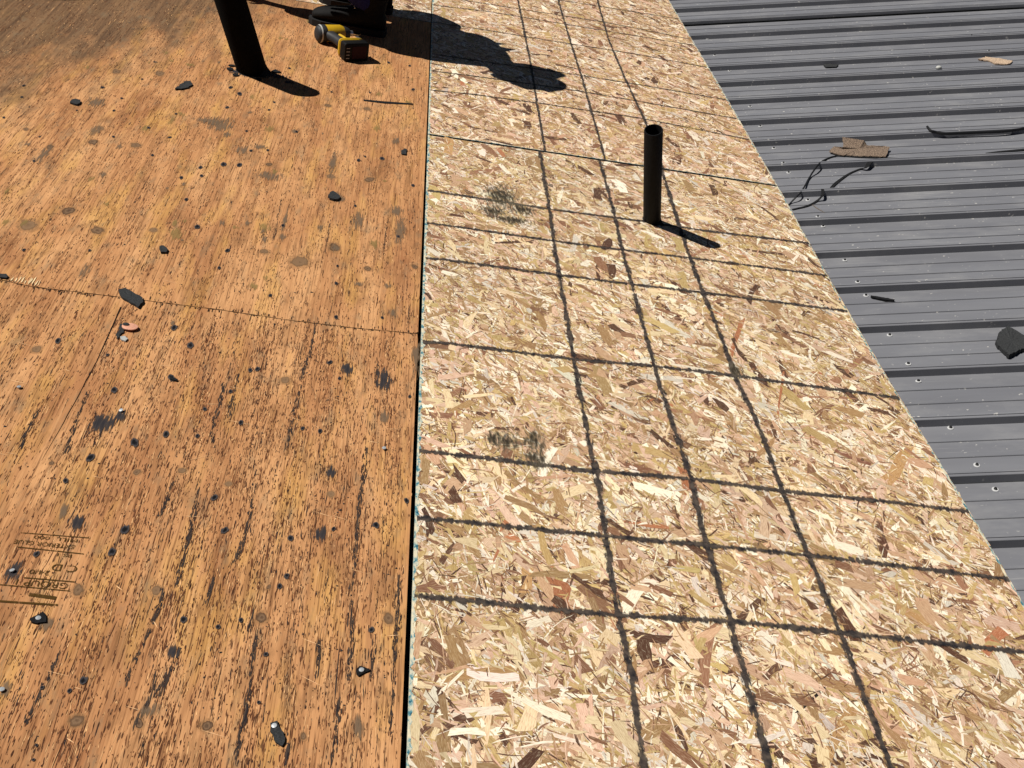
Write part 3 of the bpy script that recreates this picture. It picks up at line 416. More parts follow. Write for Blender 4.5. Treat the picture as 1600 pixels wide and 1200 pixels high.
# strands pressed into each sheet
PAL = np.array([lin(*c)[:3] for c in ((250,240,212), (232,210,166), (196,170,112), (220,188,158), (200,164,128), (166,134,92), (138,100,74), (92,64,48), (186,124,86), (222,214,194))])
PW = np.array([0.17, 0.17, 0.15, 0.14, 0.09, 0.11, 0.08, 0.035, 0.008, 0.047]); PW /= PW.sum()
def strands(parent, u0, v0, u1, v1, n, clip_edge=False, tone=(1, 1, 1)):
    cx = rng.uniform(u0, u1, n); cy = rng.uniform(v0, v1, n)
    L = np.exp(rng.normal(math.log(1.35), 0.66, n)).clip(0.2, 5.5); W = (np.exp(rng.normal(math.log(0.24), 0.62, n))).clip(0.04, 1.3)
    W = np.minimum(W, L*0.6)
    thin = rng.random(n) < 0.45; W[thin] = rng.uniform(0.035, 0.12, thin.sum()); L[thin] = np.exp(rng.normal(math.log(0.85), 0.55, thin.sum())).clip(0.2, 3)
    wide = rng.random(n) < 0.04; W[wide] = rng.uniform(0.4, 1.1, wide.sum()); L[wide] = rng.uniform(1.6, 4.5, wide.sum())
    ang = rng.normal(math.radians(-58), math.radians(36), n)
    uni = rng.random(n) < 0.33; ang[uni] = rng.uniform(-math.pi/2, math.pi/2, uni.sum())
    ca, sa = np.cos(ang), np.sin(ang)
    rank = rng.random(n)
    rank = rank*0.75+0.25*(1-np.clip(L*W/2.0, 0, 1))*rng.random(n)   # big strands lie deeper
    rank[thin] = 0.35+0.65*rng.random(thin.sum())
    z = 0.008+rank*0.030
    ti = rng.normal(0, 0.0035, n); tj = rng.normal(0, 0.008, n)
    ci = rng.choice(len(PAL), n, p=PW)
    bigd = (L*W > 0.35) & np.isin(ci, (6, 7, 8)) & (rng.random(n) < 0.55); ci[bigd] = rng.choice([1, 2, 3, 5], bigd.sum())
    dk = thin & (rng.random(n) < 0.45); ci[dk] = rng.choice([5, 6, 7, 4], dk.sum())  # many thin strands go dark, also painting in shade between overlapping strands
    # tones drift over the sheet, so pale and dark patches form
    px, py = rng.uniform(0, 6, 2)
    drift = np.sin(cx*0.17+px)*np.cos(cy*0.13+py)+0.6*np.sin(cx*0.41+cy*0.29)
    colr = 0.89*PAL[ci]*np.array(tone)*(1+rng.normal(0, 0.09, (n, 1))+0.05*drift[:, None])*(1+rng.normal(0, 0.02, (n, 3)))
    K = 8
    # outline: long, split ends, slightly bowed
    tx = np.array([-0.5, -0.18, 0.16, 0.5, 0.5, 0.2, -0.15, -0.5]); ty = np.array([-1, -1, -1, -1, 1, 1, 1, 1])*0.5
    lx = tx[None]*L[:, None]; ly = ty[None]*W[:, None]*(1+rng.normal(0, 0.20, (n, K)))
    lx[:, [0, 3, 4, 7]] += rng.normal(0, 0.12, (n, 4))*np.minimum(L, 2.0)[:, None]
    tap = rng.random(n) < 0.45
    ly[tap, 3:5] *= rng.uniform(0.05, 0.7, (tap.sum(), 1)); ly[tap, 0] *= 0.6; ly[tap, 7] *= 0.6
    bow = rng.normal(0, 0.035, n)*L
    ly += bow[:, None]*(1-(2*tx[None])**2)
    X = cx[:, None]+lx*ca[:, None]-ly*sa[:, None]; Y = cy[:, None]+lx*sa[:, None]+ly*ca[:, None]
    Y = np.clip(Y, v0+0.02, v1-0.02)
    if clip_edge:
        e = sorted([(p[1], p[0]) for p in EDGE]); em = np.interp(Y, [a for a, b in e], [b for a, b in e])-0.02
        X = np.minimum(X, em+rng.normal(0, 0.05, X.shape))
        X = np.maximum(X, np.interp(Y, [-97, -60, -20, 20, 60], [0.25, 0.22, 0.17, 0.10, 0.07]))
    else: X = np.clip(X, u0, u1)
    Z = z[:, None]+ti[:, None]*lx+tj[:, None]*ly; Z = np.clip(Z, 0.004, 0.05)
    V = np.stack([X, Y, Z], 2).reshape(-1, 3)
    ruv = rng.uniform(0, 50, (n, 2))
    UV = np.stack([lx*1.2+ruv[:, :1], ly*1.2+ruv[:, 1:]], 2).reshape(-1, 2)
    C = np.concatenate([np.repeat(colr, K, 0).clip(0.01, 0.9), np.ones((n*K, 1))], 1)
    i = np.arange(n)*K
    F = np.concatenate([np.stack([i+a, i+b, i+c, i+d], 1) for a, b, c, d in ((0,1,6,7),(1,2,5,6),(2,3,4,5))])
    o = mesh_obj('wood_strands', V, F.tolist(), STRAND, parent, uv=UV, cola=C)
    o['kind'] = 'stuff'; return o
for o, r, nm in OSBS:
    if r is None: continue
    a = (r[2]-r[0])*(r[3]-r[1])
    strands(o, r[0], r[1], r[2], r[3], int(a*20), nm in ('lower', 'upper'), (0.97, 0.89, 0.91) if nm == 'upper' else (0.96, 0.915, 0.93))
    o['label'] = o.get('label', 'corner of another strand board sheet behind the kneeling person')

# the strands that stand out, one by one
NP = [lin(96,66,50), lin(150,108,82), lin(236,218,178), lin(166,106,72), lin(178,138,92), lin(40,30,28)]
for k, (x0, y0, x1, y1, w, ci) in enumerate(NOTE):
    a = np.array([x0, y0]); b_ = np.array([x1, y1]); d = b_-a; L_ = np.linalg.norm(d)
    if w < 0.02 or L_ < 0.1: continue
    nr = np.array([-d[1], d[0]])/L_; V = []; UV = []
    for s_, g_ in ((0, -1), (0.3, -1), (0.7, -1), (1, -1), (1, 1), (0.7, 1), (0.3, 1), (0, 1)):
        p = a+d*(s_+rng.normal(0, 0.03 if 0 < s_ < 1 else 0.10))+nr*g_*w*0.42*(1+rng.normal(0, 0.25)); V.append((p[0], p[1], 0.033+0.0003*(k % 9))); UV.append((s_*L_*1.2+k*3, g_*w*0.6))
    par = OSBS[0][0] if y0 < 0 else OSBS[1][0]
    c_ = np.array(NP[ci])*(1+rng.normal(0, 0.08)); c_[3] = 1
    mesh_obj('large_strand', V, [(0,1,6,7),(1,2,5,6),(2,3,4,5)], STRAND, par, uv=UV, cola=[c_]*8)

# printed nailing lines
def line_strip(parent, pts, wid, z=0.062, name='nailing_line'):
    P = [np.array(p) for p in pts]
    V = []; UV = []; F = []; acc = 0
    for i, p in enumerate(P):
        tdir = P[min(i+1, len(P)-1)]-P[max(i-1, 0)]; tdir = tdir/np.linalg.norm(tdir); nrm = np.array([-tdir[1], tdir[0]])
        if i: acc += np.linalg.norm(P[i]-P[i-1])
        for s_, vv in ((-1, 0), (1, 1)):
            q_ = p+nrm*s_*wid/2; V.append((q_[0], q_[1], z)); UV.append((acc/10, vv))
        if i: F.append((2*i-2, 2*i-1, 2*i+1, 2*i))
    return mesh_obj(name, V, F, PRINT, parent, uv=UV)
LO, UP = OSBS[0][0], OSBS[1][0]
k_ = 0
for L_ in LL:
    p = sorted(L_, key=lambda a: a[1]); p = [[p[0][0], -95.8]]+[x for x in p if x[1] < -1]+[[p[-1][0], -0.27]]
    line_strip(LO, p, 0.86, 0.058+0.003*k_); k_ += 1
for L_ in LU:
    p = sorted(L_, key=lambda a: a[1]); p = [[p[0][0], 0.23]]+[x for x in p if x[1] > 0.5]+[[p[-1][0], 95]]
    line_strip(UP, p, 0.62, 0.058+0.003*k_); k_ += 1
for j, L_ in enumerate(TL):
    p = sorted(L_, key=lambda a: a[0]); p = [[0.3, p[0][1]]]+[x for x in p if 0.6 < x[0] < 46]+[[edge_fn(p[-1][1])-0.1, p[-1][1]]]
    line_strip(LO, p, 0.90, 0.069+0.002*j)
for j, L_ in enumerate(TU):
    p = sorted(L_, key=lambda a: a[0]); p = [[0.25, p[0][1]]]+[x for x in p if 0.6 < x[0] < 46]+[[46.7, p[-1][1]]]
    line_strip(UP, p, 0.60, 0.069+0.002*j)

# teal sealed edge rims
def rim(parent, pts, wid, zt=0.07):
    P = [np.array(p) for p in pts]; V = []; F = []
    for i, p in enumerate(P):
        a = p; b = p+np.array(wid)*(1+rng.normal(0, 0.35)); V += [(a[0], a[1], -0.1), (a[0], a[1], zt*0.6), (b[0], b[1], zt*0.62)]
        if i:
            k = 3*i; F += [(k-3, k-2, k+1, k), (k-2, k-1, k+2, k+1)]
    return mesh_obj('edge_seal', V, F, TEAL, parent)
vs = np.linspace(-95.9, -0.1, 260); rim(LO, [(edge_fn(v)-0.03+rng.normal(0, 0.03), v) for v in vs], (-0.16, 0)); rim(LO, [(seam_gap(v)/2+0.0, v) for v in vs], (0.22, 0))
vs = np.linspace(0.1, 95.8, 160); rim(UP, [(edge_fn(v)-0.03+rng.normal(0, 0.03), v) for v in vs], (-0.16, 0)); rim(UP, [(seam_gap(v)/2+0.0, v) for v in vs], (0.2, 0))
us = np.linspace(0.3, 46.6, 150); rim(UP, [(u, 0.225) for u in us], (0, 0.10)); rim(LO, [(u, -0.265) for u in us], (0, -0.06), 0.03)

# ------------------------------------------------------------------ marks on the plywood
def sheet_of(u, v):
    if u > 0: return LO if v < 0 else UP
    if v > ply_v(u): return PLYS[0][0] if u > -48 else PLYS[1][0]
    return PLYS[2][0] if u > -26.4 else PLYS[3][0]
def quad_src(name, mat):
    me = bpy.data.meshes.new(name); me.from_pydata([(-1,-1,0),(1,-1,0),(1,1,0),(-1,1,0)], [], [(0,1,2,3)])
    L = me.uv_layers.new(name='UVMap'); L.data.foreach_set('uv', [0,0,1,0,1,1,0,1]); me.materials.append(mat); return me
zc = [0]
def mark(name, me, u, v, ru, rv, z0, rot=0.0):
    o = bpy.data.objects.new(name, me); COL.objects.link(o); o.parent = sheet_of(u, v)
    zc[0] = (zc[0]+1) % 23
    o.matrix_local = Matrix.Translation((u*S, v*S, (z0+zc[0]*0.0006)*S)) @ Matrix.Rotation(rot, 4, 'Z') @ Matrix.Diagonal((ru*S, rv*S, 1, 1)); return o
GREYST2 = stain('olive_weathering', [(0.0, lin(138,116,70)), (0.6, lin(150,124,76)), (0.9, lin(160,124,80))], 160, 24, 1.2, 0.6, (0.25, 0.6))
qg2 = quad_src('weather_stain', GREYST2)
qk, qh, qs, qg, qf = quad_src("knot", KNOTM), quad_src('nail_hole', HOLEM), quad_src('tar_smudge', SMUDGEM), quad_src('weather_stain', GREYST), quad_src('boot_scuff', SCUFFM)
for u, v, a, b in KNOTS: mark('knot', qk, u, v, max(a, b*0.6)*1.25, max(b, a*0.9)*1.25, 0.02, rng.normal(0, 0.2))
for u, v, a, b in HOLES: mark('nail_hole', qh, u, v, a*(1.08 if v < -46 else 0.9), max(min(b, a*1.6), a)*(1.3 if v < -46 else 1.05), 0.05, rng.normal(0, 0.15))
for k, (u, v, a, b) in enumerate(SMUDGES): mark('tar_smudge' if k < 9 else 'weather_stain', qs if k < 9 else qg, u, v, a*1.35, b*1.35, 0.035)
for k in range(90):      # small grey and olive weathering patches on the upper sheet
    u = rng.uniform(-46, -2); v = rng.uniform(-45, 42); r_ = rng.uniform(0.25, 1.3)
    mark('weather_stain', qg2 if k % 2 else qg, u, v, r_*rng.uniform(0.4, 1.0), r_*rng.uniform(0.8, 2.2), 0.034)
for u, v, a, b in SCUFF: mark('boot_scuff', qf, u, v, a*1.2, b*1.2, 0.10)

def slivers(parent, cx, cy, L, W, colr, z, dv=0.0):
    n = len(cx); th = rng.normal(0, 0.035, n)
    K = 6
    tx = np.array([-0.5, -0.18, 0.22, 0.5, 0.15, -0.25]); ty = np.array([0, -0.5, -0.45, 0, 0.5, 0.42])
    ly = ty[None]*W[:, None]*(1+rng.normal(0, 0.35, (n, K)))+rng.normal(0, 0.012, (n, K)); lx = tx[None]*L[:, None]*(1+rng.normal(0, 0.08, (n, K)))
    X = cx[:, None]+ly-np.sin(th)[:, None]*lx; Y = cy[:, None]+lx
    Z = np.full((n, K), 1.0)*(z+rng.random(n)*0.012)[:, None]
    V = np.stack([X, Y, Z], 2).reshape(-1, 3); i = np.arange(n)*K
    F = np.stack([i+k for k in range(K)], 1).tolist()
    C = np.concatenate([np.repeat(colr, K, 0), np.ones((n*K, 1))], 1)
    o = mesh_obj('grain_cracks', V, F, CRACKM, parent, cola=C); o['kind'] = 'stuff'; return o
def crackset(parent, u0, v0, u1, v1, n, dens, near=True):
    cx = rng.uniform(u0, u1, n*4); cy = rng.uniform(v0, v1, n*4)
    w = dens(cx, cy); keep = rng.random(n*4) < w; cx, cy = cx[keep], cy[keep]; n = len(cx)
    # cluster on grain lines
    L = np.exp(rng.normal(math.log(0.34), 0.8, n)).clip(0.08, 5); W = (0.012+0.045*rng.random(n)**1.6)*np.where(L < 1, 1.25, 1.0)
    dark = rng.random((n, 1)); colr = np.array(lin(58,36,26)[:3])*(1-dark)+np.array(lin(112,70,46)[:3])*dark
    blk = rng.random(n) < 0.10; colr[blk] = lin(48,42,42)[:3]
    slivers(parent, cx, cy, L, W, colr, 0.006)
    m = n//8; k = rng.integers(0, n, m)
    slivers(parent, cx[k]+rng.normal(0, .12, m), cy[k]+rng.normal(0, .3, m), np.exp(rng.normal(math.log(0.5), 0.5, m)), np.full(m, 0.035), np.array([lin(214,166,116)[:3]]*m)*(1+rng.normal(0, .08, (m, 1))), 0.006)
def clump(x, y):
    s = 0.5+0.5*np.sin(x*1.9+np.sin(y*0.21)*1.4)*np.sin(x*0.63+y*0.07+1.0)
    return s**1.5
dl = lambda x, y: np.clip(0.16+0.75*clump(x, y)*np.exp(-((x+11)/9)**2)+0.45*clump(x*1.3, y), 0, 1)
crackset(PLYS[2][0], -26.2, -97, -0.4, -48.8, 8200, dl)
crackset(PLYS[3][0], -50, -97, -26.6, -48.8, 5200, dl)
du = lambda x, y: np.clip(0.26+0.70*clump(x*0.8+3, y*1.2), 0, 1)
crackset(PLYS[0][0], -60, -47, -0.4, 47.5, 12000, du)
crackset(PLYS[1][0], -78, -40, -48.2, 47.5, 2200, du)
# long tar-dark cracks: broken dashes along measured runs, plus hairlines that run far along the grain
def streak(parent, path, wid, dens=5.0, blk=True):
    P = np.array(spline(path, 10)); seg = np.linalg.norm(np.diff(P, axis=0), axis=1).sum(); n = max(4, int(seg*dens))
    k = rng.uniform(0, len(P)-1.001, n); i = k.astype(int); f = (k-i)[:, None]; Q = P[i]*(1-f)+P[i+1]*f
    L = np.exp(rng.normal(math.log(0.5), 0.6, n)).clip(0.1, 2.0); W = rng.uniform(0.15, 1.0, n)**1.3*wid
    c0 = np.array(lin(40,36,38)[:3]); c1 = np.array(lin(78,64,54)[:3]); f2 = rng.random((n, 1))
    return Q[:, 0]+rng.normal(0, wid*1.1, n), Q[:, 1], L, W, c0*(1-f2)+c1*f2
for sh in (2, 3, 0):
    acc = [[], [], [], [], []]
    for st in STREAKS:
        if sheet_of(*st[len(st)//2]) is not PLYS[sh][0]: continue
        for a, b in zip(acc, streak(None, st, 0.085 if sh else 0.05, 6.0)): a.append(b)
    x0, x1, y0, y1 = {2: (-26, -0.5, -97, -50), 3: (-48, -26.8, -97, -50), 0: (-47, -0.5, -46, 45)}[sh]
    for _ in range({2: 46, 3: 36, 0: 120}[sh]):
        u = rng.uniform(x0, x1); va = rng.uniform(y0, y1); ln = rng.uniform(2, 9)
        for a, b in zip(acc, streak(None, [(u, va), (u+rng.normal(0, 0.1), min(va+ln/2, y1)), (u+rng.normal(0, 0.2), min(va+ln, y1+.5))], 0.03, 2.2)): a.append(b)
    A = [np.concatenate(a) for a in acc]
    slivers(PLYS[sh][0], A[0], A[1], A[2], A[3], A[4], 0.019)
# the one straight open split below the big scrap, narrowing to nothing
P_ = spline(CRACK[:5], 8); V = []; F = []
for i, p in enumerate(P_):
    w_ = 0.10*(1-i/(len(P_)-1))**0.8*(1+rng.normal(0, 0.15))+0.012; x_ = p[0]+rng.normal(0, 0.012)
    V += [(x_-w_/2, p[1], 0.021), (x_+w_/2, p[1], 0.021)]
    if i: F.append((2*i-2, 2*i-1, 2*i+1, 2*i))
mesh_obj('split', V, F, CRACKM, PLYS[2][0], cola=[lin(24,18,15)]*len(V))
# ragged splinters along the transverse joint
for pi, sgn in ((0, 1), (2, -1), (3, -1)):
    n = 110; u = rng.uniform(*{0: (-40, -0.5), 2: (-26, -0.5), 3: (-45, -26.6)}[pi], n)
    ln = np.exp(rng.normal(math.log(0.24), 0.6, n)).clip(0.06, 1.3)
    v = np.array([ply_v(a) for a in u])+sgn*(0.08+ln/2)
    d = rng.random((n, 1)); cl = np.array(lin(30,24,22)[:3])*(1-d)+np.array(lin(70,50,38)[:3])*d
    slivers(PLYS[pi][0], u, v, ln, rng.uniform(0.03, 0.09, n), cl, 0.03)
# pale scratches
n = 46
for pi, (x0, x1, y0, y1), nn in ((0, (-45, -2, -46, 40), 50), (2, (-25, -1, -95, -52), 30), (3, (-45, -28, -95, -52), 14)):
    V = []; F = []; C = []
    for _ in range(nn):
        a = np.array([rng.uniform(x0, x1), rng.uniform(y0, y1)]); th = rng.normal(-0.15, 0.35); L_ = rng.uniform(0.4, 2.2); w_ = rng.uniform(0.015, 0.04)
        d = np.array([math.cos(th), math.sin(th)]); nr = np.array([-d[1], d[0]])
        k = len(V)
        for s_, ww in ((0, 0), (0.4, w_), (1, 0.2*w_)):
            for g_ in (-1, 1): p = a+d*L_*s_+nr*g_*ww; V.append((p[0], p[1], 0.026)); C.append(lin(226,180,132))
        F += [(k, k+2, k+3, k+1), (k+2, k+4, k+5, k+3)]
    o = mesh_obj('scratches', V, F, CRACKM, PLYS[pi][0], cola=C); o['kind'] = 'stuff'
# worn panel stamp, printed the other way up
def stamp(txt, u, v, size, w=1.0):
    cu = bpy.data.curves.new('stamp_text', 'FONT'); cu.body = txt; cu.size = size*S; cu.align_x = 'LEFT'
    ob = bpy.data.objects.new('stamp_text', cu); COL.objects.link(ob)
    bpy.context.view_layer.update(); dg = bpy.context.evaluated_depsgraph_get()
    me = bpy.data.meshes.new_from_object(ob.evaluated_get(dg)); bpy.data.objects.remove(ob)
    me.materials.clear(); me.materials.append(INK)
    o = bpy.data.objects.new('grade_stamp', me); COL.objects.link(o); o.parent = PLYS[2][0]
    o.matrix_local = Matrix.Translation((u*S, v*S, 0.045*S)) @ Matrix.Rotation(math.pi, 4, 'Z') @ Matrix.Diagonal((w, 1, 1, 1)); return o
for txt, u, v, sz, w in (('MILL  000', -22.0, -78.42, 0.46, 1.5), ('EXTERIOR GLUE', -22.05, -78.98, 0.55, 0.95), ('PS 1', -22.0, -79.85, 0.42, 1.4), ('C D', -21.35, -80.85, 0.85, 1.1), ('24/0', -22.9, -81.5, 0.55, 1.3), ('GROUP 1', -21.5, -82.42, 0.72, 1.1)):
    stamp(txt, u, v, sz, w)
for u0, v0, u1, v1, w in ((-21.4, -78.2, -25.7, -78.3, 0.07), (-21.35, -79.72, -25.5, -79.63, 0.08), (-21.2, -82.25, -24.3, -82.26, 0.09), (-21.3, -83.05, -25.5, -83.02, 0.08), (-21.7, -84.3, -25.1, -84.38, 0.16), (-21.95, -83.75, -23.6, -83.62, 0.28)):
    mesh_obj('stamp_rule', [(u0, v0-w/2, 0.047), (u0, v0+w/2, 0.047), (u1, v1+w/2, 0.047), (u1, v1-w/2, 0.047)], [(0, 1, 2, 3)], INK, PLYS[2][0])


# ------------------------------------------------------------------ metal roof
RS = -np.mean(np.diff(RIBS))
def prof(y0, y1, lap=False):
    """one rib: y runs away from the camera; near base at y0, next rib's near base at y1"""
    p = [(y0-0.02, 0.0), (y0+0.09, 0.76), (y0+0.13, 0.80), (y0+0.38, 0.80), (y0+0.39, 0.88), (y0+0.60, 0.88), (y0+0.80, 0.04), (y0+0.95, 0.0)]
    span = y1-y0
    for f in (0.42, 0.70):
        c = y0+span*f; p += [(c-0.12, 0.0), (c-0.10, 0.0), (c+0.02, -0.01), (c+0.05, 0.085), (c+0.30, 0.0)]
    return p
ribs = list(RIBS)
while ribs[0] < 330: ribs.insert(0, ribs[0]+RS)
while ribs[-1] > -120: ribs.append(ribs[-1]-RS)
ribs = ribs[::-1]                                # near to far
iB = min(range(len(ribs)), key=lambda i: abs(ribs[i]-RIBS[1]))
start = iB % 4
cuts = list(range(start, len(ribs)-4, 4))
X0, X1 = -9.0, 420.0
PAN = []
for k, c0 in enumerate(cuts):
    pts = []
    for j in range(4): pts += prof(ribs[c0+j], ribs[c0+j+1])
    pts.append((ribs[c0+4]-0.06, 0.0))
    if c0 == iB: pts[0:0] = [(ribs[c0]-0.16, 0.0)]
    V = []; F = []
    xs = [X0]+list(np.linspace(0, 120, 13))+[200, 300, X1]
    zoff = 0.0
    for i, x in enumerate(xs):
        for y, z in pts: V.append((x, y, z+zoff+0.02*math.sin(x*0.11+k)*0))
    m = len(pts)
    for i in range(len(xs)-1):
        for j in range(m-1): F.append((i*m+j, (i+1)*m+j, (i+1)*m+j+1, i*m+j+1))
    o = mesh_obj('metal_panel', V, F, STEEL, METAL_ROOF, smooth=False)
    PAN.append((ribs[c0], ribs[c0+4], o))
def pan_of(y):
    for a, b, o in PAN:
        if a <= y < b: return o
    return PAN[0][2]
# black strip standing in for the dark open gap of one lap
bm = bmesh.new(); yb = RIBS[1]; add_box(bm, X0, X1, yb-0.30, yb-0.10, 0.012, 0.30); bm_obj('lap_gap_black', bm, FELT, pan_of(yb-1))
# screws: pale washer and dark head in one mesh with two materials
bm = bmesh.new()
add_loft(bm, [[(math.cos(a)*r, math.sin(a)*r, z) for a in np.linspace(0, 2*math.pi, 13)[:-1]] for r, z in ((0.30, 0.012), (0.30, 0.05), (0.26, 0.08))])
nf = len(bm.faces)
add_loft(bm, [[(math.cos(a)*r, math.sin(a)*r, z) for a in np.linspace(0, 2*math.pi, 7)[:-1]] for r, z in ((0.15, 0.07), (0.15, 0.20), (0.11, 0.22))])
wsh = bm_obj('roof_screw', bm, WHITEW); wme = wsh.data; bpy.data.objects.remove(wsh)
wme.materials.append(plain('screw_head_dark', (0.012,0.012,0.012,1), 0.6, 0.3))
for i, p in enumerate(wme.polygons):
    if i >= nf: p.material_index = 1
for x, y in SCREWS:
    o = bpy.data.objects.new('roof_screw', wme); COL.objects.link(o); o.parent = pan_of(y); o.matrix_local = Matrix.Translation((x*S, y*S, 0)) @ Matrix.Rotation(rng.normal(0, .1), 4, 'X') @ Matrix.Rotation(rng.random()*6, 4, 'Z')
# flashing strip that closes the deck edge above the metal
bm = bmesh.new(); add_box(bm, 44, 46.2, -120, 140, -2.6, -0.5); bm_obj('edge_batten', bm, CORE, DECK)

# ------------------------------------------------------------------ things lying on the metal
def cord(name, pts, rad, zs, mat, label, cat, flat=1.0, group=None):
    P = spline([(p[0], p[1], z) for p, z in zip(pts, zs)], 6 if len(pts) < 20 else 1)
    r = [rad*(0.75+0.25*math.sin(math.pi*min(1, max(0, i/(len(P)-1)))))*(1+rng.normal(0, 0.04)) for i in range(len(P))]
    bm = bmesh.new(); add_loft(bm, tube_rings(P, r, 8, flat)); o = bm_obj(name, bm, mat, smooth=True, mw=METAL); tag(o, label, cat, group); return o
A = CORDS['A']; cord('rubber_strip', A, 0.23, [p[2]*0.6 for p in A], PVC, 'long black rubber strip with an upturned end on the grey metal at right', 'strip')
A = CORDS['B']; cord('edging_strip', A, 0.13, [p[2] for p in A], PVC, 'thin black edging strip curving from the board edge under the brown scrap', 'strip')
def ribbon(name, pts, wids, z, label, cat):
    V = []; F = []; P = [np.array(p) for p in pts]
    for i, p in enumerate(P):
        d = P[min(i+1, len(P)-1)]-P[max(0, i-1)]; d = d/np.linalg.norm(d[:2]); n_ = np.array([-d[1], d[0]])
        for zz in (0, 0.09):
            for s_ in (-1, 1): b = p[:2]+n_[:2]*s_*(np.interp(i/(len(P)-1), np.linspace(0, 1, len(wids)), wids))/2; V.append((b[0], b[1], (p[2] if len(p) > 2 else z)+zz))
        if i:
            k = 4*i; F += [(k-2, k-1, k+3, k+2), (k-3, k-4, k, k+1), (k-4, k-2, k+2, k), (k-1, k-3, k+1, k+3)]
    F += [(0, 1, 3, 2), (len(V)-4, len(V)-2, len(V)-1, len(V)-3)]
    return tag(mesh_obj(name, V, F, FELT, mw=METAL), label, cat)
ribbon('felt_shred', CORDS['S1'], [0.4, 0.45, 0.3, 0.25, 0.5, 0.6, 0.3], 0.05, 'torn black felt shred slanting down from below the brown scrap', 'felt scrap')
ribbon('felt_shred', CORDS['S2'], [0.35, 0.4, 0.3, 0.3, 0.25], 0.05, 'hooked black felt shred close to the board edge on the metal', 'felt scrap')
ribbon('felt_shred', METP['felt'], [0.15, 0.45, 0.6, 0.5], 0.05, 'straight black felt sliver at the right edge below the rubber strip', 'felt scrap')
for nm, poly, th, mt, jg, cu, lb, ct in (
    ('felt_scrap', METP['tail'], 0.10, FELT, 0.03, 0.02, 'small black felt tail hanging out below the brown shingle piece', 'felt scrap'),
    ('shingle_chunk', METP['chunk'], 0.45, SHINGLE, 0.06, 0.012, 'thick black shingle chunk with ragged left edge at the right edge', 'shingle scrap'),
    ('bark_stick', METP['stick'], 0.25, FELT, 0.02, 0.0, 'short straight black stick beside a screw on the metal', 'stick'),
    ('twig', [(p[0], p[1]+d) for d in (0, ) for p in METP['twig']]+[(METP['twig'][1][0]-.05, METP['twig'][1][1]+0.12)], 0.1, GREYWOOD, 0.0, 0.0, 'thin pale grey twig lying near the board edge', 'twig'),
    ('shingle_scrap', METP['small'], 0.2, SHINGLE, 0.04, 0.01, 'small black scrap against a rib far back on the metal', 'shingle scrap'),
    ('wood_chip', METP['tan'], 0.18, TANM, 0.06, 0.012, 'curled tan chip farthest back on the metal at right', 'wood chip')):
    zz = 0.03
    tag(slab(nm, poly, zz, th, mt, mw=METAL, jag=jg, curl=cu, rough_top=0.02 if jg else 0), lb, ct)
# brown scrap leaning over a rib: one corner up on the rib, the rest down in the pan
V = []; F = []; P_ = [np.array(p) for p in SCRAPTOP]; Q_ = []
for i in range(len(P_)):
    a, b_ = P_[i], P_[(i+1) % len(P_)]; m = max(1, int(np.linalg.norm(b_-a)/0.3))
    Q_ += [a+(b_-a)*j/m+np.append(rng.normal(0, 0.05, 2), rng.normal(0, 0.02)) for j in range(m)]
c_ = np.mean(Q_, 0); N = len(Q_)
for d_ in (0.0, 0.13):
    for f_ in (1.0, 0.5):
        for p in Q_: w_ = c_+(p-c_)*f_; V.append((w_[0], w_[1], w_[2]+d_))
    V.append((c_[0], c_[1], c_[2]+d_))
k = 2*N+1
for i in range(N):
    j = (i+1) % N; F += [(k+i, k+j, k+N+j, k+N+i), (k+N+i, k+N+j, k+2*N), (j, i, N+i, N+j), (N+j, N+i, 2*N), (i, j, k+j, k+i)]
F = [f[::-1] for f in F]
tag(mesh_obj('shingle_scrap', V, F, GRAN, mw=METAL), 'torn brown granule shingle piece lying across a metal rib', 'shingle scrap')
bm = bmesh.new(); bmesh.ops.create_icosphere(bm, subdivisions=2, radius=0.42)
for v_ in bm.verts: v_.co = Vector((v_.co.x*1.15, v_.co.y*0.9, v_.co.z*0.7))*(1+rng.normal(0, 0.07))
p = METP['pebble'][0]; tag(bm_obj('pebble', bm, GREYL, smooth=True, mw=METAL @ Matrix.Translation((p[0]*S, p[1]*S, 0.27*S)), angle=60), 'single pale pebble resting on the far part of the metal roof', 'pebble')

# ------------------------------------------------------------------ things lying on the plywood
def scrap(nm, key, th, mat, lb, ct, jg=0.02, cu=0.0, z=0.03):
    return tag(slab(nm, DEB[key], z, th, mat, mw=ROOF, jag=jg, curl=cu, rough_top=0.01), lb, ct)
scrap('shingle_scrap', 'big', 0.20, SHINGLE, 'largest black shingle scrap lying across the plywood joint', 'shingle scrap', 0.04, 0.012)
scrap('shingle_scrap', 'oval', 0.16, SHINGLE, 'pointed oval black scrap left of the tall old pipe', 'shingle scrap', 0.045, 0.02)
scrap('shingle_scrap', 'lump', 0.20, SHINGLE, 'small black lump farthest left on the plywood', 'shingle scrap', 0.045, 0.02)
scrap('shingle_scrap', 'oval2', 0.24, SHINGLE, 'plump black scrap alone in the middle of the upper plywood', 'shingle scrap', 0.045, 0.03)
scrap('shingle_scrap', 'shard', 0.10, SHINGLE, 'thin black shard touching the pink disc', 'shingle scrap', 0.045, 0.0)
scrap('wood_chip', 'chip', 0.12, GREYL, 'tiny pale chip just below the pink disc', 'wood chip', 0.02, 0.02)
scrap('shingle_scrap', 'tear', 0.12, SHINGLE, 'long torn black scrap pinned by a nail at the bottom', 'shingle scrap', 0.045, 0.0)
scrap('shingle_scrap', 'nailscrap', 0.12, FELT, 'black scrap under a bright nail near the left edge', 'shingle scrap', 0.045, 0.0)
scrap('shingle_scrap', 'rnailscrap', 0.10, FELT, 'little pointed black scrap under the nail nearest the board joint', 'shingle scrap', 0.045, 0.0)
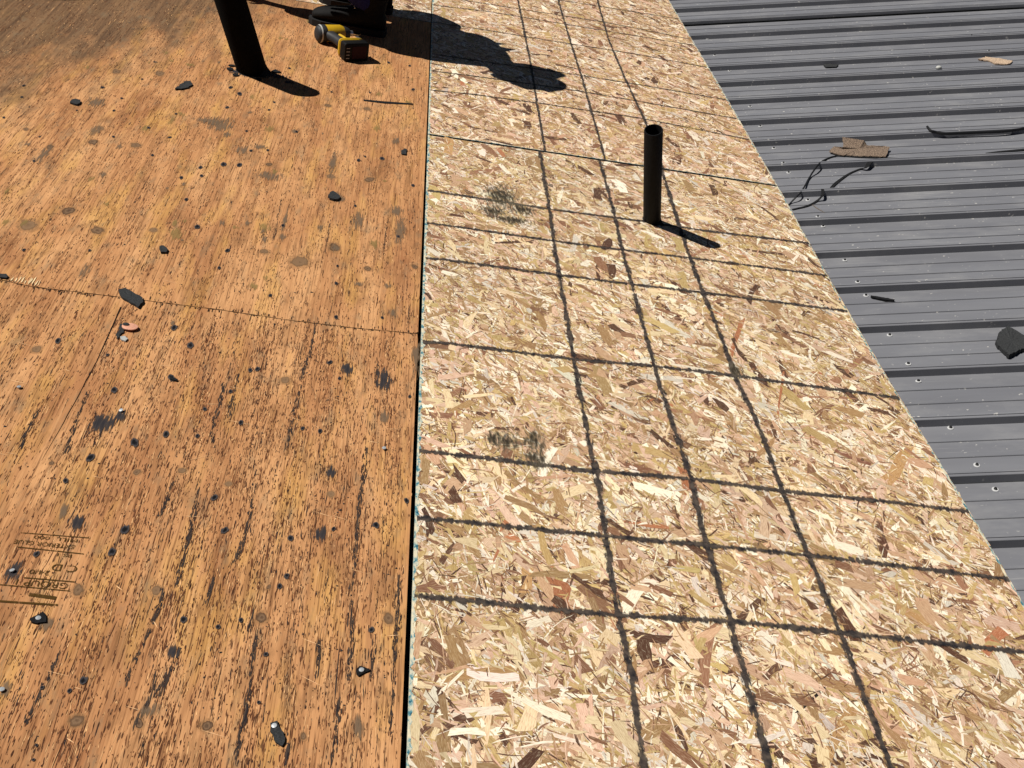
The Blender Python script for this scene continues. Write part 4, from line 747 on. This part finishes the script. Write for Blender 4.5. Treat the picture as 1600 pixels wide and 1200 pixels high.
scrap('shingle_scrap', 'lump2', 0.18, SHINGLE, 'small black crumb between knots above the plywood joint', 'shingle scrap', 0.045, 0.05)
scrap('shingle_scrap', 'tbit', 0.12, FELT, 'small folded black scrap below the pink disc', 'shingle scrap', 0.01, 0.0)
scrap('shingle_scrap', 'edgebit', 0.15, SHINGLE, 'black scrap at the left edge on the plywood joint', 'shingle scrap', 0.045, 0.0)
scrap('shingle_scrap', 'bit3', 0.14, SHINGLE, 'small notched black scrap beside the strand board seam', 'shingle scrap', 0.045, 0.0)
scrap('wood_splinter', 'slat', 0.05, FELT, 'long thin dark splinter lying crosswise below the drill', 'splinter', 0.0, 0.0)
# pale splintered corner at the joint
n = 12; u = rng.uniform(-36.2, -33.5, n); ln = rng.uniform(0.5, 1.6, n); v = np.array([ply_v(a) for a in u])+0.1+ln/2
o = slivers(PLYS[0][0], u, v, ln, rng.uniform(0.06, 0.16, n), np.array([lin(226,196,150)[:3]]*n)*(0.75+0.3*rng.random((n, 1))), 0.05); o.name = 'pale_splinters'
# pink disc with a dark nail head on it
px, py = DEB['pink'][0]
pk = tag(empty('plastic_cap', ROOF @ Matrix.Translation((px*S, py*S, 0.03*S))), 'pink plastic cap washer lying among black shards', 'cap washer')
bm = bmesh.new(); add_loft(bm, [[(math.cos(a)*r*0.66, math.sin(a)*r*0.52, z) for a in np.linspace(0, 2*math.pi, 21)[:-1]] for r, z in ((0.7, 0.12), (1.0, 0.16), (1.0, 0.24), (0.6, 0.30))]); bm_obj('disc', bm, PINK, pk, smooth=True)
bm = bmesh.new(); add_loft(bm, [[(-0.35+math.cos(a)*r, 0.12+math.sin(a)*r*0.8, z) for a in np.linspace(0, 2*math.pi, 13)[:-1]] for r, z in ((0.26, 0.3), (0.26, 0.38), (0.15, 0.40))]); bm_obj('nail_head', bm, SHINGLE, pk, smooth=True)
# proud roofing nails
NL = ['bright roofing nail through a black scrap near the left edge', 'roofing nail in the dark smudge by the faded stamp', 'roofing nail by the left edge just below the joint crack', 'roofing nail at the corner of the grey weathered patch',
      'roofing nail right of the cracked middle of the plywood', 'roofing nail on the little pointed scrap by the seam', 'roofing nail at the top of the long torn scrap', 'roofing nail at the left edge near the bottom']
for (x, y), lb in zip(DEB['nails'], NL):
    big = 1.0
    r_ = empty('roofing_nail', ROOF @ Matrix.Translation((x*S, y*S, 0)) @ Matrix.Rotation(rng.normal(0, .12), 4, 'X') @ Matrix.Rotation(rng.normal(-0.1, .12), 4, 'Y'))
    tag(r_, lb, 'nail', 'nails standing proud of the plywood')
    bm = bmesh.new(); add_loft(bm, [[(math.cos(a)*r, math.sin(a)*r, z) for a in np.linspace(0, 2*math.pi, 15)[:-1]] for r, z in ((0.15, 0.13), (0.17, 0.15), (0.16, 0.185), (0.08, 0.20))]); bm_obj('nail_head', bm, GALV, r_, smooth=True)
    bm = bmesh.new(); add_loft(bm, [[(math.cos(a)*0.075, math.sin(a)*0.075, z) for a in np.linspace(0, 2*math.pi, 9)[:-1]] for z in (-0.3, 0.15)]); bm_obj('nail_shank', bm, GALV, r_, smooth=True)

V = []; F = []
for k in range(900):
    if k < 620: x = rng.uniform(-60, -1); y = rng.uniform(-95, 45)
    else: x = rng.normal(*((-21, 5), (-13, 7), (-5, 4))[k % 3]); y = rng.normal(*((-45, 8), (20, 9), (-75, 12))[k % 3])
    if x > -0.5: continue
    r_ = rng.uniform(0.03, 0.09)*(1.6 if rng.random() < 0.06 else 1); i = len(V)
    V += [(x+rng.normal(0, 1)*r_*0.3+r_*math.cos(a)*rng.uniform(.7, 1.3), y+r_*math.sin(a)*rng.uniform(.7, 1.3), 0.012) for a in (0, 1.57, 3.14, 4.71)]+[(x, y, r_*0.9)]
    F += [(i, i+1, i+4), (i+1, i+2, i+4), (i+2, i+3, i+4), (i+3, i, i+4)]
o = mesh_obj('shingle_granules', V, F, SHINGLE, mw=ROOF); tag(o, 'dark shingle granules and crumbs scattered over the old plywood', kind='stuff')
# ------------------------------------------------------------------ vent pipes
def pipe(name, base, hgt, r0, r1, mat, label, lip=0.12, old=False):
    d = Vector(PLUMB); bu, bv = base
    root = tag(empty(name, ROOF @ Matrix.Translation((bu*S, bv*S, 0))), label, 'vent pipe')
    ax = d; s_ = ax.cross(Vector((0, 1, 0))).normalized(); k = s_.cross(ax)
    ring = lambda h, r, n=40: [ax*h+s_*math.cos(2*math.pi*i/n)*r+k*math.sin(2*math.pi*i/n)*r for i in range(n)]
    bm = bmesh.new()
    add_loft(bm, [ring(-1.3, r0), ring(hgt-0.05, r0), ring(hgt, r0-0.04), ring(hgt, r1+0.03), ring(hgt-0.05, r1), ring(hgt-7, r1)], cap=False)
    bm_obj('pipe_wall', bm, mat, root, smooth=True)
    bm = bmesh.new()
    rr = []
    for i in range(40):
        a = 2*math.pi*i/40
        rr.append(r0*(1.12+0.10*abs(rng.normal())))
    for zz, f, hh in ((0, 0, 0),): pass
    A_ = [s_*math.cos(2*math.pi*i/40)*rr[i]+k*math.sin(2*math.pi*i/40)*rr[i] for i in range(40)]
    A_ = [Vector((p.x, p.y, 0.035)) for p in A_]; B_ = [p*0.97+Vector((0, 0, 0.05+0.05*rng.random())) for p in A_]
    C_ = [ax*(0.22+0.3*rng.random())+s_*math.cos(2*math.pi*i/40)*r0*1.01+k*math.sin(2*math.pi*i/40)*r0*1.01 for i in range(40)]
    add_loft(bm, [A_, B_, C_], cap=False); bm_obj('sealant_ring', bm, FELT, root, smooth=True, angle=80)
    return root
pipe('vent_pipe', (27.03, -16.45), 13.3, 1.04, 0.88, ABS, 'shorter slim black vent pipe standing open on the new strand board')
pipe('vent_pipe', (-23.75, 13.1), 14.7, 1.96, 1.8, PIPE_OLD, 'taller thick black vent pipe leaning at the top of the plywood', old=True)
for u, v, a, b_ in ((-23.6, 12.2, 4.2, 2.6), (-20.6, 12.6, 2.6, 1.5), (-25.8, 11.9, 1.6, 1.4), (-18.6, 11.0, 1.5, 0.8)): mark('tar_smudge', qs, u, v, a, b_, 0.04)
# torn felt around the old pipe
for k, (a0, rr_, sz) in enumerate(((-2.9, 2.9, 0.55), (-2.2, 3.1, 0.5), (-1.2, 3.2, 0.4), (0.3, 3.1, 0.6), (2.9, 2.9, 0.45))):
    c = np.array([-23.75+math.cos(a0)*rr_, 13.1+math.sin(a0)*rr_*1.0])
    ply = [c+sz*np.array([math.cos(t_)*rng.uniform(0.6, 1.3), math.sin(t_)*rng.uniform(0.6, 1.2)]) for t_ in np.linspace(0, 6.28, 8)[:-1]]
    tag(slab('felt_scrap', ply, 0.03, 0.12, FELT, mw=ROOF, jag=0.03, curl=0.05), ['felt crumb touching the left foot of the tall pipe', 'felt crumb in front of the tall pipe on its left', 'felt crumb in front of the tall pipe', 'felt crumb right of the tall pipe beside its shadow', 'felt crumb behind the left foot of the tall pipe'][k], 'felt scrap', 'felt crumbs around the tall pipe')

# ------------------------------------------------------------------ cordless driver lying on its side
DR = ROOF @ cols((0.87, 0.493, 0), (-0.493, 0.87, 0), (0, 0, 1), (-12.1*S, 22.3*S, 0.03*S)) @ Matrix.Scale(0.86, 4)
drill = tag(empty('cordless_drill', DR), 'yellow and black cordless drill driver lying on its side with its battery facing us', 'drill')
def rrect(cx, cz, w, h, r, y, n=3):
    out = []
    for sx, sz, a0 in ((1, 1, 0), (-1, 1, 90), (-1, -1, 180), (1, -1, 270)):
        for i in range(n+1):
            a = math.radians(a0+90*i/n); out.append((cx+sx*(w/2-r)+math.cos(a)*r, y, cz+sz*(h/2-r)+math.sin(a)*r))
    return out
bm = bmesh.new(); add_loft(bm, [rrect(2.05, 1.55, 4.1, 2.7, .3, 0.0), rrect(2.05, 1.55, 4.4, 3.0, .35, 0.12), rrect(2.05, 1.55, 4.4, 3.0, .35, 1.7), rrect(2.05, 1.5, 4.0, 2.6, .3, 2.3)])
bat = bm_obj('battery', bm, TOOLDK, drill, smooth=True)
bm = bmesh.new(); add_loft(bm, [rrect(2.45, 1.5, 2.6, 2.1, .2, -0.03), rrect(2.45, 1.5, 2.5, 2.0, .2, -0.05)]); bm_obj('battery_label', bm, REDL, bat)
for i in range(4):
    bm = bmesh.new(); z_ = 0.55+0.55*i; add_box(bm, 0.12, 0.72, -0.035, 0.0, z_, z_+0.10); bm_obj('charge_mark', bm, GREYL, bat)
bm = bmesh.new()
for i in range(5): add_box(bm, -0.17, -0.13, 0.35+0.28*i, 0.5+0.28*i, 0.6, 2.6)
bm_obj('battery_ridges', bm, TOOLDK, bat)
bm = bmesh.new(); add_loft(bm, [rrect(2.0, 1.55, 3.9, 2.7, .4, 2.1), rrect(2.0, 1.55, 4.3, 3.15, .5, 2.35), rrect(1.9, 1.55, 3.9, 2.9, .6, 2.9), rrect(1.6, 1.5, 2.4, 2.0, .7, 3.5), rrect(1.5, 1.5, 1.7, 1.6, .7, 4.1)])
bm_obj('battery_foot', bm, YEL, drill, smooth=True)
bm = bmesh.new(); add_loft(bm, [rrect(1.5, 1.5, 1.62, 1.5, .7, 3.9, 4), rrect(1.42, 1.5, 1.72, 1.62, .75, 5.0, 4), rrect(1.3, 1.5, 1.62, 1.56, .72, 6.2, 4), rrect(1.1, 1.5, 1.75, 1.6, .72, 7.4, 4), rrect(0.9, 1.5, 2.2, 1.7, .75, 8.3, 4)])
han = bm_obj('handle', bm, TOOLBLK, drill, smooth=True)
bm = bmesh.new(); add_loft(bm, [rrect(2.1, 1.75, 0.5, 1.3, .2, 4.0), rrect(2.05, 1.75, 0.5, 1.4, .2, 5.4), rrect(1.9, 1.75, 0.5, 1.3, .2, 6.6)]); bm_obj('handle_shell', bm, YEL, drill, smooth=True)
bm = bmesh.new(); add_loft(bm, [rrect(2.35, 1.5, 0.5, 0.8, .2, 6.6), rrect(2.65, 1.5, 0.6, 0.8, .2, 7.2), rrect(2.5, 1.5, 0.6, 0.8, .2, 7.9)]); bm_obj('trigger', bm, TOOLDK, drill, smooth=True)
def xring(x, r, n=20, cy=9.3, cz=1.5, fy=1.0): return [(x, cy+math.cos(2*math.pi*i/n)*r*fy, cz+math.sin(2*math.pi*i/n)*r) for i in range(n)]
bm = bmesh.new(); add_loft(bm, [xring(0.1, 1.38), xring(0.4, 1.46), xring(3.3, 1.42), xring(3.9, 1.15)]); mot = bm_obj('motor_body', bm, YEL, drill, smooth=True)
bm = bmesh.new(); add_loft(bm, [xring(-1.1, 0.9), xring(-0.9, 1.25), xring(-0.4, 1.46), xring(0.2, 1.50), xring(0.45, 1.49)]); bm_obj('rear_cap', bm, TOOLBLK, drill, smooth=True)
bm = bmesh.new(); add_loft(bm, [xring(-0.62, 1.44, 24), xring(-0.50, 1.50, 24), xring(-0.38, 1.505, 24)], cap=False); bm_obj('cap_trim', bm, GREYL, drill, smooth=True)
bm = bmesh.new(); add_loft(bm, [xring(3.8, 1.2), xring(4.3, 1.12), xring(4.9, 0.85)]); bm_obj('gear_nose', bm, TOOLBLK, drill, smooth=True)
bm = bmesh.new(); add_loft(bm, [xring(4.85, 0.5, 12), xring(5.6, 0.48, 12), xring(5.7, 0.3, 12)]); bm_obj('chuck', bm, STEELB, drill, smooth=True)
bm = bmesh.new(); add_box(bm, 3.3, 3.75, 2.2, 3.6, 2.95, 3.05); add_box(bm, 3.3, 3.75, 2.2, 2.35, 2.5, 3.0); bm_obj('belt_clip', bm, STEELB, drill)

# ------------------------------------------------------------------ crouching person at the top edge
per = tag(empty('person', ROOF @ Matrix.Translation((-10*S, 42*S, 0))), 'person crouching at the top edge in navy trousers and dark work boots', 'person')
def skin(name, chains, mat, lv=2):
    """chains: lists of (point, radius); shared points join"""
    V = []; R = []; E = []; idx = {}
    for ch in chains:
        prev = None
        for p, r in ch:
            k = tuple(round(a, 2) for a in p)
            if k not in idx: idx[k] = len(V); V.append(((p[0]+10)*S, (p[1]-42)*S, p[2]*S)); R.append(r)
            if prev is not None: E.append((prev, idx[k]))
            prev = idx[k]
    me = bpy.data.meshes.new(name); me.from_pydata(V, E, []); me.materials.append(mat)
    o = bpy.data.objects.new(name, me); COL.objects.link(o); o.parent = per
    m = o.modifiers.new('skin', 'SKIN'); m.use_smooth_shade = True
    for i, r in enumerate(R): me.skin_vertices[0].data[i].radius = (r*S, r*S)
    me.skin_vertices[0].data[0].use_root = True
    s_ = o.modifiers.new('sub', 'SUBSURF'); s_.levels = lv; s_.render_levels = lv
    return o
pel = (-9, 44, 10); sp = (-9.3, 42, 15); chest = (-9.6, 37.0, 20.0); nk = (-9.4, 33, 25); hd = (-9.6, 30, 29.0); ht = (-10, 28.6, 32)
kneeL = (-20, 33.5, 15); ankL = (-9.6, 38.2, 4.2); kneeR = (-19, 50, 14.5); ankR = (-9.0, 49.5, 4.2)
shL = (-9.3, 32.3, 20.6); shR = (-9.4, 45.3, 20.8); elL = (-17, 31.5, 14.5); haL = (-21, 36, 18); elR = (-21, 40.8, 11.5); wrR = (-27.5, 44.0, 3.2)
def fingers(w, dirv, side):
    d = Vector(dirv).normalized(); s_ = Vector(side).normalized(); o_ = []
    palm = Vector(w)+d*2.2
    for k, (off, ln) in enumerate(((-1.2, 2.6), (-0.4, 3.1), (0.4, 3.0), (1.2, 2.3))):
        a = palm+s_*off+d*1.3; b = a+d*ln*0.5; c_ = b+d*ln*0.45+Vector((0, 0, -0.35))
        o_.append([(tuple(palm), 1.15), (tuple(a), 0.36), (tuple(b), 0.33), (tuple(c_), 0.26)])
    a = Vector(w)+d*1.2-s_*1.4; b = a+d*1.2-s_*0.8; o_.append([(tuple(palm), 1.15), (tuple(a), 0.42), (tuple(b), 0.33)])
    return [[(w, 1.0), (tuple(palm), 1.15)]]+o_
body = [[(pel, 4.6), (sp, 4.6), (chest, 5.0), (nk, 2.2), (hd, 3.4), (ht, 2.6)],
        [(pel, 4.6), ((-10, 41, 9.6), 3.3), (kneeL, 2.3), (ankL, 1.5), ((-13.5, 38.3, 1.6), 1.3)], [(pel, 4.6), ((-10, 47, 9.6), 3.3), (kneeR, 2.3), (ankR, 1.5), ((-13, 49.6, 1.6), 1.3)],
        [(chest, 5.0), (shL, 2.1), (elL, 1.6), (haL, 1.0)], [(chest, 5.0), (shR, 2.1), (elR, 1.6), (wrR, 1.0)]]
body += fingers(haL, (-1, 0.25, -0.1), (0.1, 1, 0.1)) + fingers(wrR, (-0.85, 0.35, -0.42), (0.35, 0.9, 0))
skin('body', body, SKIN)
skin('trousers', [[(pel, 5.3), ((-9.1, 43.2, 13), 5.0)], [(pel, 5.3), ((-10, 41, 9.6), 4.0), ((-15, 37.3, 12.6), 3.7), (kneeL, 3.1), ((-15, 35.8, 9.4), 2.9), ((-9.9, 38.1, 4.6), 2.35), ((-9.6, 38.2, 3.4), 2.4)],
                 [(pel, 5.3), ((-9.5, 48.3, 12), 4.5), ((-15, 48.5, 12.6), 3.7), (kneeR, 3.1), ((-14, 49.8, 9.4), 2.9), ((-9.2, 49.5, 4.6), 2.4), ((-9.0, 49.5, 3.4), 2.4)]], NAVY)
skin('shirt', [[((-9.1, 43.4, 12), 5.0), (sp, 5.2), (chest, 5.4), ((-9.4, 33.8, 24), 2.9)], [(sp, 5.2), ((-12, 34.6, 14.5), 4.2)], [(chest, 5.4), ((-10.5, 32.5, 17), 3.6)], [(chest, 5.4), (shL, 2.8), ((-13, 32, 17.5), 2.5), ((-15, 31.8, 16), 2.3)], [(chest, 5.4), (shR, 2.8), ((-15, 42.4, 17.5), 2.8), (elR, 3.5), ((-24.2, 41.8, 7.0), 3.0), ((-26.6, 43.3, 4.4), 2.2)]], SHIRT)  # side bulge and thick right sleeve added to fill out the cast shadow
def boot(hx, hy, ang, nm):
    m = Matrix.Translation((hx, hy, 0)) @ Matrix.Rotation(ang, 4, 'Z')
    T = lambda p: tuple(m @ Vector(p)-Vector((-10, 42, 0)))
    def sect(x, w, h, z0, n=12): return [T((x, math.cos(2*math.pi*i/n)*w, z0+(math.sin(2*math.pi*i/n)*0.5+0.5)*h)) for i in range(n)]
    bm = bmesh.new()
    add_loft(bm, [sect(0.15, 0.8, 1.9, 0.7), sect(0.5, 1.45, 2.9, 0.7), sect(2.2, 1.6, 4.0, 0.7), sect(4.0, 1.6, 3.8, 0.7), sect(5.5, 1.7, 3.0, 0.7), sect(7.5, 1.95, 2.5, 0.7), sect(9.6, 1.95, 2.2, 0.7), sect(11.0, 1.45, 1.7, 0.7), sect(11.6, 0.7, 1.0, 0.8)])
    b_ = bm_obj(nm, bm, BOOTM, per, smooth=True, angle=70, subd=1)
    bm = bmesh.new()
    sh = [(0, 0.9), (0.35, 1.5), (2.5, 1.72), (5, 1.55), (7.5, 2.05), (9.8, 2.1), (11.2, 1.6), (11.9, 0.7)]
    out = [(x, y) for x, y in sh]+[(x, -y) for x, y in sh[::-1]]
    add_loft(bm, [[T((x, y, z)) for x, y in out] for z in (0.02, 0.12, 0.75, 0.95)]); bm_obj('sole', bm, SOLEM, b_)
    bm = bmesh.new(); n = 16
    rr = [[T((2.4+math.cos(2*math.pi*i/n)*r*1.15, math.sin(2*math.pi*i/n)*r, z)) for i in range(n)] for r, z in ((1.65, 3.2), (1.75, 4.6), (1.95, 5.6), (1.8, 5.7))]
    add_loft(bm, rr, cap=False); bm_obj('boot_collar', bm, BOOTM, b_, smooth=True)
    for k in range(4):
        x = 4.3+0.75*k; zt = 4.55-0.42*k-(0.25 if k > 1 else 0)
        bm = bmesh.new(); add_loft(bm, tube_rings([T((x, -1.1, zt-0.55)), T((x+0.1, -0.5, zt-0.05)), T((x+0.1, 0.5, zt-0.05)), T((x, 1.1, zt-0.55))], 0.10, 6)); bm_obj('lace', bm, LACE, b_, smooth=True)
boot(-6.9, 37.2, math.pi-0.08, 'boot'); boot(-6.4, 49.3, math.pi-0.05, 'boot')
# cap, hair and face
def ell(name, c, r, mat, rot=None, zmin=None):
    bm = bmesh.new(); bmesh.ops.create_icosphere(bm, subdivisions=3, radius=1)
    if zmin is not None: bmesh.ops.delete(bm, geom=[v for v in bm.verts if v.co.z < zmin], context='VERTS')
    for v in bm.verts:
        p = Vector((v.co.x*r[0], v.co.y*r[1], v.co.z*r[2]))
        if rot: p = rot @ p
        v.co = p+Vector(c)-Vector((-10, 42, 0))
    return bm_obj(name, bm, mat, per, smooth=True, angle=80)
ell('shadow_filler', (-12.3, 33.2, 13.6), (3.4, 3.0, 4.4), FILLERM)  # unseen lump added to close a lit notch in the body's shadow
HR = Matrix.Rotation(0.55, 3, 'X')
ell('hair', (-9.3, 29.2, 30.8), (3.75, 3.6, 3.9), HAIRM, HR, -0.2)
ell('hat_crown', (-9.7, 28.8, 31.6), (4.0, 3.9, 4.0), CAPM, HR, 0.05)
# wide unseen brim, its uneven outline shaped to cast the pronged head shadow
bm = bmesh.new(); n = 40
BR = Matrix.Rotation(0.18, 3, 'X'); off = Vector((-9.6, 30.6, 31.2))-Vector((-10, 42, 0))
def brim(r, z, jag_=0.0):
    out = []
    for i in range(n):
        a_ = math.degrees(2*math.pi*i/n); a_ = a_-360 if a_ > 180 else a_
        q_ = r*float(np.interp(a_, [-180, -120, -70, -50, -30, -12, 0, 15, 38, 60, 100, 180], [1, .92, 1.0, 1.14, 0.98, .8, .55, .74, 1.06, .86, .84, 1]))*(1+(random.uniform(-jag_, jag_*1.6)))
        out.append(BR @ Vector((math.cos(2*math.pi*i/n)*q_, math.sin(2*math.pi*i/n)*q_, z+0.25*math.sin(4*math.pi*i/n)))+off)
    return out
add_loft(bm, [brim(0.3, 0.0), brim(5.0, -0.1), brim(6.1, -0.3, 0.07), brim(6.1, -0.1, 0.07), brim(5.2, 0.08), brim(0.3, 0.2)])
bm_obj('shadow_hat_brim', bm, CAPM, per)
for s_ in (-1, 1):
    e_ = ell('eye', (-12.6, 29.7+1.2*s_, 29.7), (0.45, 0.5, 0.4), GREYL); ell('ear', (-9.3, 29.6+3.3*s_, 29.2), (0.7, 0.4, 1.0), SKIN)
ell('nose', (-13.2, 30.0, 28.7), (0.8, 0.55, 0.8), SKIN); ell('mouth', (-12.7, 30.4, 27.4), (0.4, 0.9, 0.25), PINK)

# thin black strip at the far left edge
tag(slab('black_strip', [(-62.4, 25.0), (-57.0, 28.0), (-52.3, 30.4), (-46.2, 34.6), (-50, 41), (-68, 33)], 0.03, 0.18, FELT, mw=ROOF, jag=0.05, curl=0.002), 'thin black strip at the top left edge of the deck', 'felt strip')
